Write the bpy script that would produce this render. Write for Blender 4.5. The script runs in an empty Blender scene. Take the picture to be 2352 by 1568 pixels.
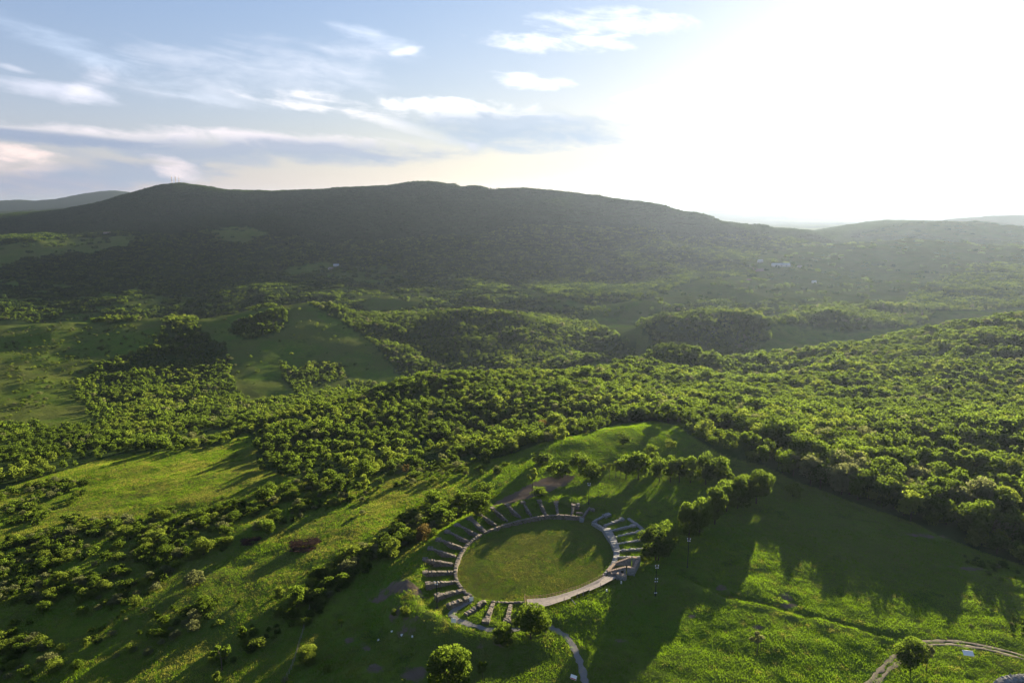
import bpy, bmesh, math, random
import numpy as np
from mathutils import Vector
sc = bpy.context.scene
R = math.radians
rng = np.random.default_rng(7)
random.seed(7)

# ------------------------------------------------------------------ camera
CAMZ, PITCH, FOC = 120.0, R(11.5), 24.0
cam_d = bpy.data.cameras.new('camera'); cam_d.lens = FOC; cam_d.sensor_width = 36.0
cam_d.clip_start = 1.0; cam_d.clip_end = 150000.0
cam = bpy.data.objects.new('camera', cam_d); sc.collection.objects.link(cam)
cam.location = (0, 0, CAMZ); cam.rotation_euler = (R(90) - PITCH, 0, 0)
sc.camera = cam

# ------------------------------------------------------------------ light and exposure
SUN_AZ, SUN_EL = R(28.0), R(8.7)            # azimuth measured from +Y towards +X
sun_dir = Vector((math.sin(SUN_AZ) * math.cos(SUN_EL), math.cos(SUN_AZ) * math.cos(SUN_EL), math.sin(SUN_EL)))
sl = bpy.data.lights.new('sun', 'SUN'); sl.energy = 4.3; sl.angle = R(0.5); sl.color = (1.0, 0.84, 0.55)
so = bpy.data.objects.new('sun', sl); sc.collection.objects.link(so)
so.rotation_euler = (-sun_dir).to_track_quat('-Z', 'Y').to_euler()
so.location = (200, 400, 300)
EXPO = 2.55
sc.view_settings.view_transform = 'Standard'; sc.view_settings.look = 'None'
sc.view_settings.gamma = 1.0; sc.view_settings.exposure = EXPO
sc.view_settings.use_curve_mapping = False
sc.cycles.max_bounces = 6; sc.cycles.diffuse_bounces = 4; sc.cycles.transmission_bounces = 4
sc.cycles.glossy_bounces = 1; sc.cycles.volume_bounces = 0; sc.cycles.transparent_max_bounces = 4
sc.cycles.use_denoising = True

world = bpy.data.worlds.new('World'); sc.world = world; world.use_nodes = True
wn, wl = world.node_tree.nodes, world.node_tree.links
wn.clear()
def N(t, **kw):
    n = wn.new(t)
    for k, v in kw.items(): setattr(n, k, v)
    return n
def setin(n, i, v):
    if hasattr(v, 'bl_idname') and 'Socket' in v.bl_idname: wl.new(v, n.inputs[i])
    else: n.inputs[i].default_value = v
def M(op, a, b=0.0, c=None):
    n = N('ShaderNodeMath', operation=op); setin(n, 0, a); setin(n, 1, b)
    if c is not None: setin(n, 2, c)
    return n.outputs[0]
def mixc(f, a, b):
    n = N('ShaderNodeMix', data_type='RGBA'); setin(n, 0, f)
    for i, v in ((6, a), (7, b)):
        if isinstance(v, tuple): n.inputs[i].default_value = (*v, 1)
        else: wl.new(v, n.inputs[i])
    return n.outputs[2]
def sstep(v, lo, hi):
    n = N('ShaderNodeMapRange', interpolation_type='SMOOTHSTEP'); setin(n, 0, v); setin(n, 1, lo); setin(n, 2, hi)
    return n.outputs[0]
sky = N('ShaderNodeTexSky', sky_type='NISHITA'); sky.sun_disc = False
sky.sun_elevation = SUN_EL; sky.sun_rotation = SUN_AZ
sky.altitude = 400; sky.air_density = 1.0; sky.dust_density = 0.7; sky.ozone_density = 4.0
tc = N('ShaderNodeTexCoord')
nv = N('ShaderNodeVectorMath', operation='NORMALIZE'); wl.new(tc.outputs['Generated'], nv.inputs[0])
DIR = nv.outputs[0]
sx = N('ShaderNodeSeparateXYZ'); wl.new(DIR, sx.inputs[0])
AZ = M('ARCTAN2', sx.outputs[0], sx.outputs[1])
EL = M('ARCSINE', sx.outputs[2])
SKY_STR = 0.05
skym = N('ShaderNodeVectorMath', operation='SCALE'); wl.new(sky.outputs[0], skym.inputs[0]); skym.inputs[3].default_value = SKY_STR
dt = N('ShaderNodeVectorMath', operation='DOT_PRODUCT'); wl.new(DIR, dt.inputs[0]); dt.inputs[1].default_value = sun_dir
ANG = M('ARCCOSINE', M('MINIMUM', dt.outputs['Value'], 0.99999))
glow = M('MULTIPLY', M('EXPONENT', M('MULTIPLY', ANG, -2.6)), 0.5)
tint = N('ShaderNodeVectorMath', operation='MULTIPLY'); wl.new(skym.outputs[0], tint.inputs[0]); tint.inputs[1].default_value = (0.89, 0.89, 0.90)
aur = N('ShaderNodeVectorMath', operation='SCALE'); aur.inputs[0].default_value = (1.0, 0.95, 0.86); wl.new(M('MULTIPLY', M('EXPONENT', M('MULTIPLY', ANG, -3.6)), 0.0), aur.inputs[3])
base = N('ShaderNodeVectorMath', operation='ADD'); wl.new(tint.outputs[0], base.inputs[0]); wl.new(aur.outputs[0], base.inputs[1])
lum = N('ShaderNodeVectorMath', operation='DOT_PRODUCT'); wl.new(base.outputs[0], lum.inputs[0]); lum.inputs[1].default_value = (.3, .5, .2)
soft = N('ShaderNodeVectorMath', operation='SCALE'); wl.new(base.outputs[0], soft.inputs[0])
wl.new(M('DIVIDE', .90, M('ADD', 1.0, M('MULTIPLY', lum.outputs['Value'], 2.0))), soft.inputs[3])
col = soft.outputs[0]
# pinkish haze layer low over the horizon
lowh = M('EXPONENT', M('MULTIPLY', M('ABSOLUTE', EL), -6.5))
col = mixc(M('MULTIPLY', lowh, 0.92), col, mixc(sstep(ANG, 0.25, 1.1), (0.205, 0.160, 0.104), (0.112, 0.094, 0.100)))
col = mixc(.10, col, (.16, .165, .175))
# clouds, as patches of direction (azimuth, elevation): (az, el, half width, half height, tilt, softness, colour, opacity)
def px2ae(x, y):
    a, b = (x - 1176) / 1568, (784 - y) / 1568
    c, s = math.cos(PITCH), math.sin(PITCH)
    d = Vector((a, c + b * s, -s + b * c)).normalized()
    return math.atan2(d.x, d.y), math.asin(d.z)
wisp = N('ShaderNodeCombineXYZ')
wl.new(M('MULTIPLY', AZ, 9.0), wisp.inputs[0]); wl.new(M('ADD', M('MULTIPLY', EL, 42.0), M('MULTIPLY', AZ, 5.0)), wisp.inputs[1]); wisp.inputs[2].default_value = 3.1
nz = N('ShaderNodeTexNoise'); wl.new(wisp.outputs[0], nz.inputs['Vector'])
nz.inputs['Scale'].default_value = 1.0; nz.inputs['Detail'].default_value = 7; nz.inputs['Roughness'].default_value = 0.6; nz.inputs['Distortion'].default_value = 0.6
NZ = M('SUBTRACT', nz.outputs[0], 0.5)
puff = N('ShaderNodeCombineXYZ')
wl.new(M('MULTIPLY', AZ, 26.0), puff.inputs[0]); wl.new(M('MULTIPLY', EL, 55.0), puff.inputs[1]); puff.inputs[2].default_value = 8.4
nz2 = N('ShaderNodeTexNoise'); wl.new(puff.outputs[0], nz2.inputs['Vector'])
nz2.inputs['Scale'].default_value = 1.0; nz2.inputs['Detail'].default_value = 6; nz2.inputs['Roughness'].default_value = 0.58
NZ2 = M('SUBTRACT', nz2.outputs[0], 0.5)
CLOUDS = [  # x, y, half w, half h (photo pixels, turned into sky directions), tilt, noise, edge, colour, opacity
    (600, 165, 360, 80, -.08, 2.0, 1.9, (0.332, 0.342, 0.381), 0.86),
    (150, 105, 260, 30, .30, 2.4, 1.8, (0.293, 0.342, 0.420), 0.47),
    (110, 205, 140, 22, .08, 2.4, 1.4, (0.351, 0.351, 0.400), 0.59),
    (205, 200, 60, 32, -.5, 2.0, 1.5, (0.371, 0.361, 0.400), 0.65),
    (30, 157, 45, 9, .2, 1.6, 1.0, (0.351, 0.351, 0.390), 0.59),
    (860, 85, 120, 22, .2, 2.5, 1.5, (0.390, 0.410, 0.459), 0.54),
    (935, 118, 40, 10, -.2, 2.0, 1.0, (0.410, 0.410, 0.449), 0.59),
    (780, 240, 220, 26, .10, 2.8, 1.2, (0.429, 0.410, 0.410), 0.89),
    (930, 292, 170, 20, .25, 2.6, 1.2, (0.420, 0.400, 0.400), 0.77),
    (1090, 262, 230, 34, .06, 2.6, .9, (0.476, 0.456, 0.438), 0.95),
    (1170, 300, 330, 62, .06, 1.36, 0.80, (0.145, 0.176, 0.218), .94),
    (1270, 97, 200, 26, .02, 2.8, 1.35, (0.457, 0.451, 0.451), 0.95),
    (1400, 50, 200, 30, .05, 3.0, 1.80, (0.472, 0.466, 0.466), 0.84),
    (1225, 185, 100, 22, .12, 2.8, 1.2, (0.495, 0.486, 0.486), 0.72),
    (1490, 214, 85, 14, -.15, 2.4, 1.0, (0.390, 0.371, 0.371), 0.72),
    (540, 322, 520, 26, .01, 2.6, 1.2, (0.371, 0.337, 0.351), 0.89),
    (640, 350, 470, 36, .0, 1.60, 0.80, (0.137, 0.159, 0.200), .94),
    (110, 318, 210, 16, .04, 1.92, 0.80, (0.115, 0.140, 0.190), .94),
    (45, 352, 75, 22, .15, 2.4, .9, (0.420, 0.337, 0.312), 0.84),
    (85, 392, 120, 28, .12, 2.6, 1.3, (0.361, 0.293, 0.288), 0.72),
    (80, 425, 210, 34, .0, 1.76, 0.80, (0.128, 0.143, 0.190), .94),
    (310, 397, 210, 29, .0, 1.60, 0.80, (0.128, 0.150, 0.194), .94),
    (410, 392, 60, 24, .3, 2.8, 1.2, (0.410, 0.346, 0.337), 0.59),
]
for (x, y, hw, hh, tilt, nk, soft, cc, op) in CLOUDS:
    a0, e0 = px2ae(x, y)
    u = M('SUBTRACT', AZ, a0); v = M('SUBTRACT', EL, e0)
    v = M('ADD', v, M('MULTIPLY', u, tilt))
    d2 = M('ADD', M('POWER', M('ABSOLUTE', M('DIVIDE', u, hw / 1568)), 2.0), M('POWER', M('ABSOLUTE', M('DIVIDE', v, hh / 1568)), 2.0))
    m = M('ADD', M('SUBTRACT', 1.0, M('MULTIPLY', d2, .8)), M('ADD', M('MULTIPLY', NZ, nk), M('MULTIPLY', NZ2, nk * .45)))
    f = M('MULTIPLY', sstep(m, 0.25, 0.25 + soft), op)
    lit = N('ShaderNodeVectorMath', operation='SCALE'); lit.inputs[0].default_value = tuple(k * .58 for k in cc)
    wl.new(M('ADD', 0.92, M('MULTIPLY', glow, 0.9)), lit.inputs[3])
    col = mixc(f, col, lit.outputs[0])
bg = N('ShaderNodeBackground'); wl.new(col, bg.inputs[0]); bg.inputs[1].default_value = 1.0
wo = N('ShaderNodeOutputWorld'); wl.new(bg.outputs[0], wo.inputs[0])

# ------------------------------------------------------------------ helpers
COL = sc.collection
def vnoise(x, y, seed=0):
    xi, yi = np.floor(x).astype(np.int64), np.floor(y).astype(np.int64)
    fx, fy = x - xi, y - yi
    fx = fx * fx * (3 - 2 * fx); fy = fy * fy * (3 - 2 * fy)
    def h(i, j):
        n = (i * 374761393 + j * 668265263 + seed * 2147483647 + 1013) & 0xffffffff
        n = ((n ^ (n >> 13)) * 1274126177) & 0xffffffff
        n = n ^ (n >> 16)
        return (n & 0xffff) / 65535.0 * 2 - 1
    return (h(xi, yi) * (1 - fx) + h(xi + 1, yi) * fx) * (1 - fy) + (h(xi, yi + 1) * (1 - fx) + h(xi + 1, yi + 1) * fx) * fy
def fbm(x, y, octv=4, seed=0):
    x, y = np.asarray(x, float), np.asarray(y, float)
    s, a = 0, 1.0
    for k in range(octv):
        s = s + a * vnoise(x * 2 ** k + 17.3 * k, y * 2 ** k - 9.1 * k, seed + k); a *= .5
    return s
def smooth(v, lo, hi):
    t = np.clip((v - lo) / (hi - lo), 0, 1); return t * t * (3 - 2 * t)
def inpoly(x, y, poly):
    x, y = np.asarray(x, float), np.asarray(y, float)
    r = np.zeros(x.shape, bool); n = len(poly)
    for i in range(n):
        x1, y1 = poly[i]; x2, y2 = poly[(i + 1) % n]
        if y1 == y2: continue
        c = ((y1 > y) != (y2 > y)) & (x < (x2 - x1) * (y - y1) / (y2 - y1) + x1)
        r ^= c
    return r
def polydist(x, y, pts, closed=False, vals=None):
    """distance to a polyline, value interpolated along it"""
    x, y = np.asarray(x, float), np.asarray(y, float)
    best = np.full(x.shape, 1e9); bv = np.zeros(x.shape)
    n = len(pts)
    for i in range(n if closed else n - 1):
        (x1, y1), (x2, y2) = pts[i], pts[(i + 1) % n]
        dx, dy = x2 - x1, y2 - y1
        t = np.clip(((x - x1) * dx + (y - y1) * dy) / (dx * dx + dy * dy + 1e-9), 0, 1)
        d = np.hypot(x - x1 - t * dx, y - y1 - t * dy)
        m = d < best
        best = np.where(m, d, best)
        if vals is not None: bv = np.where(m, vals[i] * (1 - t) + vals[(i + 1) % n] * t, bv)
    return (best, bv) if vals is not None else best
CP, SP = math.cos(PITCH), math.sin(PITCH)
def ray(x, y):                                   # direction seen at a point of the photo (2352 px wide)
    a, b = (x - 1176) / 1568, (784 - y) / 1568
    return np.array([a, CP + b * SP, -SP + b * CP])
def at_depth(x, y, Y):
    d = ray(x, y); k = Y / d[1]
    return (d[0] * k, Y, CAMZ + d[2] * k)
def at_z(x, y, z):
    d = ray(x, y); k = (z - CAMZ) / d[2]
    return np.array([d[0] * k, d[1] * k, z])
def to_photo(X, Y, Z):
    q = np.asarray(Z, float) - CAMZ
    w = Y * CP - q * SP
    return 1176 + 1568 * X / w, 784 - 1568 * (Y * SP + q * CP) / w
def src(x, y): return (x * .9408, y * .9408)     # photo pixels -> 2352 px wide
def crop1(x, y): return src(950 + x * .3189, 1150 + y * .3189)
def crop4(x, y): return src(1400 + x * .2976, 1050 + y * .2976)
def crop3(x, y): return src(700 + x * .3189, 1350 + y * .3189)
def crop5(x, y): return src(1800 + x * .3297, 1150 + y * .3297)
def crop6(x, y): return src(1280 + x * .119, 1080 + y * .119)
def cropL(x, y): return src(550 + x * .3189, 1050 + y * .3189)
def cropB(x, y): return src(1400 + x * .2976, 1450 + y * .2976)
def crop2(x, y): return src(x * .3616, 1100 + y * .3616)
def cropM(x, y): return src(800 + x * .3827, 680 + y * .3827)
def cropR(x, y): return src(1600 + x * .3827, 720 + y * .3827)

# ------------------------------------------------------------------ terrain heights
CTRL = []
def L(*pts, Y=None):
    for p in pts:
        CTRL.append(at_depth(p[0], p[1], p[2] if len(p) > 2 else Y))
def Zp(X, Y, Z): CTRL.append((X, Y, Z))
# the plateau with the amphitheatre and the meadow beside it
for (X, Y) in ((-40, 60), (40, 60), (150, 60), (0, 130), (60, 130), (120, 130), (200, 150), (60, 175), (110, 175), (60, 210), (110, 220), (160, 200), (230, 210), (-10, 190), (-10, 230), (20, 250), (70, 260), (130, 260), (180, 250), (-30, 215)): Zp(X, Y, 0)
L((1500, 975, 349), (1700, 1032, 307), (2100, 1180, 250), (1300, 1015, 322), (1150, 1100, 285), (1400, 1080, 292), (1600, 1080, 294), (2352, 1250, 235), (2352, 1100, 300), (2000, 1050, 322), (1050, 1150, 268), (2600, 1300, 215))
# slope down to the left valley
L((680, 1568, 165), (400, 1568, 176), (0, 1568, 192), (-300, 1568, 200), (0, 1300, 272), (-300, 1250, 300), (300, 1400, 222), (600, 1300, 237), (880, 1420, 189), (760, 1480, 182), (800, 1200, 262), (500, 1180, 305), (200, 1200, 318), (0, 1100, 402), (400, 1080, 392), (620, 1080, 365), (830, 1090, 335), (960, 1100, 310), (1000, 1070, 345))
Zp(-60, 110, -8); Zp(-150, 110, -25); Zp(-90, 60, -10); Zp(-250, 130, -40)
L((400, 1040, 430), (0, 1060, 440), (-300, 1060, 440), (700, 1010, 432), (900, 1005, 425), (1100, 1000, 412), (1300, 970, 410))
# wooded hill behind the arena
L((1330, 880, 545), (1200, 885, 540), (1330, 860, 570), (1200, 862, 572), (1050, 868, 572), (950, 880, 560), (880, 900, 548), (760, 935, 520), (640, 965, 490), (1500, 885, 560), (1700, 900, 530), (1900, 920, 490), (2200, 900, 520), (2500, 900, 520), (1400, 940, 425), (1700, 960, 412), (2000, 980, 405), (2352, 1000, 360))
for X, z in ((-160, -92), (-60, -95), (40, -92), (110, -80)): Zp(X, 730, z)
L((1530, 808, 720), (1440, 835, 690), (1640, 828, 715), (1750, 858, 690), (1850, 868, 650), (1530, 872, 620), (1700, 880, 610))
for X, z in ((150, -86), (230, -88), (330, -80)): Zp(X, 850, z)
# knoll in the valley
L((1620, 712, 1050), (1540, 728, 1030), (1480, 752, 1000), (1700, 724, 1040), (1770, 752, 1010), (1560, 785, 965), (1700, 785, 960), (1450, 782, 985))
for X, z in ((180, -95), (300, -92), (430, -88)): Zp(X, 1230, z)
# wooded dome left of the knoll
L((1080, 706, 1150), (1000, 716, 1140), (1200, 724, 1120), (1300, 752, 1090), (1400, 782, 1040), (1450, 802, 980), (900, 850, 855), (1050, 800, 962), (1050, 850, 875), (1250, 832, 890), (1350, 822, 885), (900, 770, 1000), (850, 745, 1062), (1200, 780, 995))
for X, z in ((-250, -88), (-100, -92), (20, -92), (120, -90)): Zp(X, 1330, z)
# the meadow hill
L((-300, 770, 960), (0, 752, 990), (150, 740, 1000), (350, 728, 1010), (450, 724, 1030), (600, 704, 1070), (700, 690, 1090), (770, 706, 1080), (600, 800, 905), (600, 880, 790), (300, 850, 812), (100, 900, 690), (-300, 900, 680), (750, 850, 860), (0, 950, 600), (350, 980, 560), (550, 960, 585), (150, 800, 880), (450, 800, 898), (0, 1010, 510), (200, 1010, 500), (500, 1000, 500))
for X, z in ((-1000, -95), (-750, -98), (-550, -98), (-380, -92)): Zp(X, 1230, z)
# wide valley behind
L((-300, 700, 1350), (0, 700, 1350), (300, 685, 1420), (600, 668, 1500), (900, 692, 1350), (1000, 667, 1500), (1150, 650, 1600), (800, 652, 1650), (500, 640, 1750), (0, 640, 1720), (-300, 640, 1720), (1450, 692, 1300), (1300, 680, 1400), (1650, 642, 1600), (1750, 640, 1650))
# right hand valley and slopes
L((2352, 722, 850), (2150, 762, 800), (1950, 802, 760), (1790, 822, 745), (2352, 800, 670), (2600, 720, 860), (2600, 820, 650), (2100, 840, 640), (2352, 862, 560), (1900, 850, 640))
for X, z in ((430, -85), (560, -80), (720, -72), (950, -60)): Zp(X, 1010, z)
L((1900, 730, 1120), (2000, 690, 1330), (2300, 690, 1300), (2600, 670, 1350), (1900, 645, 1650), (2100, 605, 1850), (2352, 625, 1700), (2600, 620, 1700), (1700, 600, 1900), (1740, 585, 2000))
L((1850, 562, 2200), (1950, 556, 2220), (2100, 547, 2250), (2352, 562, 2200), (2600, 575, 2200))
for X, z in ((1150, -35), (1500, -35), (1900, -35)): Zp(X, 2450, z)
L((2030, 525, 2750), (2140, 508, 2800), (2250, 522, 2750), (2352, 537, 2700), (2600, 560, 2700), (1960, 545, 2700))
L((1900, 527, 3300), (1980, 513, 3400), (2050, 508, 3450), (1800, 535, 3000))
for X, z in ((1500, -70), (2100, -70), (2800, -70), (1900, -70)): Zp(X, 4000, z)
# the long mountain
L((860, 640, 1760), (1000, 632, 1780), (1300, 640, 1740), (1500, 640, 1750), (1620, 610, 1850), (700, 630, 1850))
L((1100, 545, 2300), (1300, 545, 2250), (1500, 560, 2150), (1650, 560, 2150), (850, 580, 2150), (1200, 590, 2000), (1400, 590, 2000), (1300, 490, 2550), (1500, 505, 2450), (1700, 520, 2450), (1000, 500, 2600), (1720, 556, 2250))
L((620, 560, 2300), (700, 524, 2500), (850, 485, 2720), (1000, 455, 2860), (1100, 445, 2900), (1176, 433, 2920), (1230, 439, 2900), (1290, 445, 2880), (1380, 452, 2820), (1450, 462, 2780), (1520, 475, 2720), (1600, 489, 2680), (1700, 505, 2620), (1800, 519, 2560), (1850, 530, 2520))
for x_, y_, Y_ in ((1150, 578, 2080), (1250, 580, 2080), (1350, 585, 2050), (1350, 520, 2400), (1450, 512, 2450), (1540, 522, 2420), (1600, 560, 2150), (1660, 575, 2100), (1000, 560, 2250), (1240, 470, 2680)):
    p_ = at_depth(x_, y_, Y_); Zp(*p_); Zp(p_[0] * 1.055, p_[1] * 1.055, p_[2] - 4)      # shelves that catch the low sun
for X, z in ((-400, 150), (-150, 140), (50, 100), (300, 50), (600, 20), (900, -20), (1150, -60)): Zp(X, 3150 if X > -100 else 3000, z)
L((960, 419, 3150), (910, 424, 3170), (880, 427, 3180), (800, 432, 3300), (700, 440, 3420), (600, 440, 3450), (510, 440, 3500), (460, 428, 3500), (410, 421, 3500), (360, 428, 3480), (300, 445, 3450), (250, 459, 3400), (200, 471, 3350), (100, 484, 3300), (0, 490, 3250), (-300, 500, 3200), (1010, 422, 3110), (1050, 428, 3050), (1095, 437, 2985))
L((700, 490, 2980), (550, 490, 2950), (410, 470, 3050), (250, 500, 2850), (0, 530, 2600), (-300, 530, 2600), (300, 525, 2500), (450, 545, 2250), (550, 540, 2350), (100, 568, 2080), (250, 560, 2150), (-300, 575, 2080), (0, 600, 1950), (300, 600, 1950))
for X in (-3600, -2600, -1800, -1200, -500, 200): Zp(X, 4300, -40)
Zp(-450, 3500, 80); Zp(-150, 3500, 40)
# far hills on the left and the plain on the right
L((-200, 488, 5600), (0, 485, 5600), (120, 478, 5600), (230, 468, 5700), (320, 465, 5800))
for X in (-6000, -4200, -2500): Zp(X, 6600, -60)
L((-300, 462, 8500), (0, 460, 8500), (60, 459, 8500), (100, 462, 8500), (150, 452, 8500), (200, 443, 8500), (250, 437, 8500), (300, 441, 8500), (350, 452, 8500), (450, 475, 8500))
for X in (-9000, -5000, 0): Zp(X, 11000, -100)
for X in (0, 2500, 5000, 8000): Zp(X, 6500, -90)
L((2060, 516, 5000), (2130, 509, 5000), (2200, 502, 5000), (2290, 495, 5000), (2352, 494, 5000), (2600, 500, 5000))
for X, Y in ((1500, 5000), (3000, 8500), (6500, 8500), (500, 8500)): Zp(X, Y, -95)
L((1600, 486, 11500), (1700, 482, 11500), (1850, 482, 11500), (2000, 487, 11500), (2200, 488, 11500), (2352, 482, 11500), (1400, 486, 11500))
for X in (-12000, -4000, 3000, 9000, 14000): Zp(X, 15000, -120)
L((1500, 472, 23000), (1650, 471, 23000), (1720, 470, 23000), (1775, 464, 23000), (1800, 459.5, 23000), (1850, 461, 23000), (1920, 464, 23000), (2000, 467, 23000), (2200, 470, 23000), (2500, 470, 23000))
for X in (-25000, -8000, 5000, 15000, 25000): Zp(X, 30000, -120)
for X in (-45000, -15000, 15000, 45000): Zp(X, 46000, -100)
CT = np.array(CTRL)
for i_ in range(len(CT)):                        # the left slope is gentle: slide its points along their lines of sight
    X_, Y_, Z_ = CT[i_]
    if Y_ < 620 and X_ < 5 and Z_ < -4:
        px_ = 1176 + 1568 * X_ / (Y_ * math.cos(PITCH) - (Z_ - CAMZ) * math.sin(PITCH))
        f_ = .55 + .45 * min(1, max(0, (Y_ - 360) / 250)); f_ += (1 - f_) * min(1, max(0, (px_ - 850) / 300))
        k_ = (Z_ * f_ - CAMZ) / (Z_ - CAMZ); CT[i_] = (X_ * k_, Y_ * k_, Z_ * f_)
KQ = 1.25
def tq(X, Y): return np.stack([X / Y, KQ * np.log(Y)], -1)
_P = tq(CT[:, 0], CT[:, 1]); _C2 = 0.012 ** 2
_A = np.sqrt(((_P[:, None] - _P[None]) ** 2).sum(-1) + _C2)
_n = len(CT)
_F = np.zeros((_n + 3, _n + 3)); _F[:_n, :_n] = _A + 1e-6 * np.eye(_n)
_F[:_n, _n] = 1; _F[:_n, _n + 1:] = _P; _F[_n, :_n] = 1; _F[_n + 1:, :_n] = _P.T
_W = np.linalg.solve(_F, np.concatenate([CT[:, 2], [0, 0, 0]]))
def z_base(X, Y):
    X, Y = np.asarray(X, float), np.asarray(Y, float); sh = X.shape
    Q = tq(X.ravel(), np.maximum(Y.ravel(), 20)); out = np.empty(len(Q))
    for i in range(0, len(Q), 20000):
        q = Q[i:i + 20000]
        d2 = np.maximum((q ** 2).sum(1)[:, None] + (_P ** 2).sum(1)[None] - 2 * q @ _P.T, 0)
        out[i:i + 20000] = np.sqrt(d2 + _C2) @ _W[:_n] + _W[_n] + q @ _W[_n + 1:]
    return out.reshape(sh)

# amphitheatre plan: arena outline and the grassy rim, in metres
ARENA_PX = [(1470, 372), (1300, 362), (1100, 387), (900, 442), (740, 505), (640, 580), (560, 690), (525, 790), (545, 880), (590, 935), (640, 975), (780, 1010), (1040, 1010), (1300, 950), (1450, 895), (1640, 795), (1725, 685), (1748, 600), (1720, 510), (1650, 440), (1560, 400)]
_ar = np.array([at_z(*crop1(*p), 0.0)[:2] for p in ARENA_PX])
_m = _ar.mean(0)
_q = _ar - _m
_D = np.stack([_q[:, 0] ** 2, _q[:, 0] * _q[:, 1], _q[:, 1] ** 2, _q[:, 0], _q[:, 1]], -1)
_c = np.linalg.lstsq(_D, np.ones(len(_q)), rcond=None)[0]
_Q = np.array([[_c[0], _c[1] / 2], [_c[1] / 2, _c[2]]])
_ctr = np.linalg.solve(-2 * _Q, _c[3:])
_k = 1 + _ctr @ _Q @ _ctr
ARC = _m + _ctr
_ev, _V = np.linalg.eigh(_Q / _k)
ARX = 1 / np.sqrt(_ev)                            # half axes
ARV = _V
def arena_uv(X, Y):
    d = np.stack([np.asarray(X, float) - ARC[0], np.asarray(Y, float) - ARC[1]], -1) @ ARV
    return d[..., 0] / ARX[0], d[..., 1] / ARX[1]
def arena_pt(ang, off=0.0):                      # point on the outline at parameter ang, pushed outward by off metres
    p = np.array([ARX[0] * math.cos(ang), ARX[1] * math.sin(ang)])
    n = np.array([math.cos(ang) / ARX[0], math.sin(ang) / ARX[1]]); n /= np.linalg.norm(n)
    return ARC + ARV @ (p + n * off)
def arena_ang(X, Y):
    u, v = arena_uv(X, Y); return float(np.arctan2(v, u))
RIM_PX = [(1590, 250, 2.0), (1330, 203, 3.2), (1100, 230, 3.4), (800, 277, 3.4), (600, 392, 3.4), (420, 500, 3.4), (250, 660, 3.4), (165, 850, 3.4), (165, 985, 3.2), (230, 1065, 3.0), (380, 1120, 2.4), (470, 1150, 1.2), (600, 1150, 2.0), (860, 1185, 2.2), (1060, 1180, 2.2), (1250, 1075, 2.0), (1500, 1000, 2.0), (1780, 860, 1.8), (1900, 780, 1.6), (1990, 660, 1.2), (2010, 520, 1.2), (1930, 420, 1.2), (1820, 345, 1.2), (1700, 290, 1.2)]
RIM = []; RIMZ = []
for (x, y, z) in RIM_PX:
    p = at_z(*crop1(x, y), z); RIM.append((p[0], p[1])); RIMZ.append(z)
DITCH_PX = [(1560, 1318), (1680, 1372), (1800, 1400), (1920, 1430), (2060, 1462), (2150, 1470)]
DITCH = [tuple(at_z(*p, 0.0)[:2]) for p in DITCH_PX]
PATH_PX = [(1348, 1600), (1345, 1568), (1330, 1510), (1308, 1465), (1270, 1440), (1225, 1432), (1180, 1448), (1130, 1447), (1080, 1435), (1040, 1420), (1032, 1408), (1050, 1395), (1085, 1378)]
PATHZ = [0, 0, .2, .5, .8, 1.1, 1.2, 1.2, 1.2, 1.2, 1.1, .9, .8]
PATH = [tuple(at_z(p[0], p[1], z)[:2]) for p, z in zip(PATH_PX, PATHZ)]
ROAD_PX = [(1985, 1590), (2050, 1520), (2105, 1478), (2190, 1476), (2280, 1492), (2352, 1512), (2480, 1560)]
ROAD = [tuple(at_z(*p, 0.0)[:2]) for p in ROAD_PX]
BAREPOLY = [crop1(780, 262), (1180, 1130), (1240, 1100), (1300, 1088), (1330, 1090), (1290, 1120), (1230, 1140), (1190, 1150), (1150, 1160)]

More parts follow.
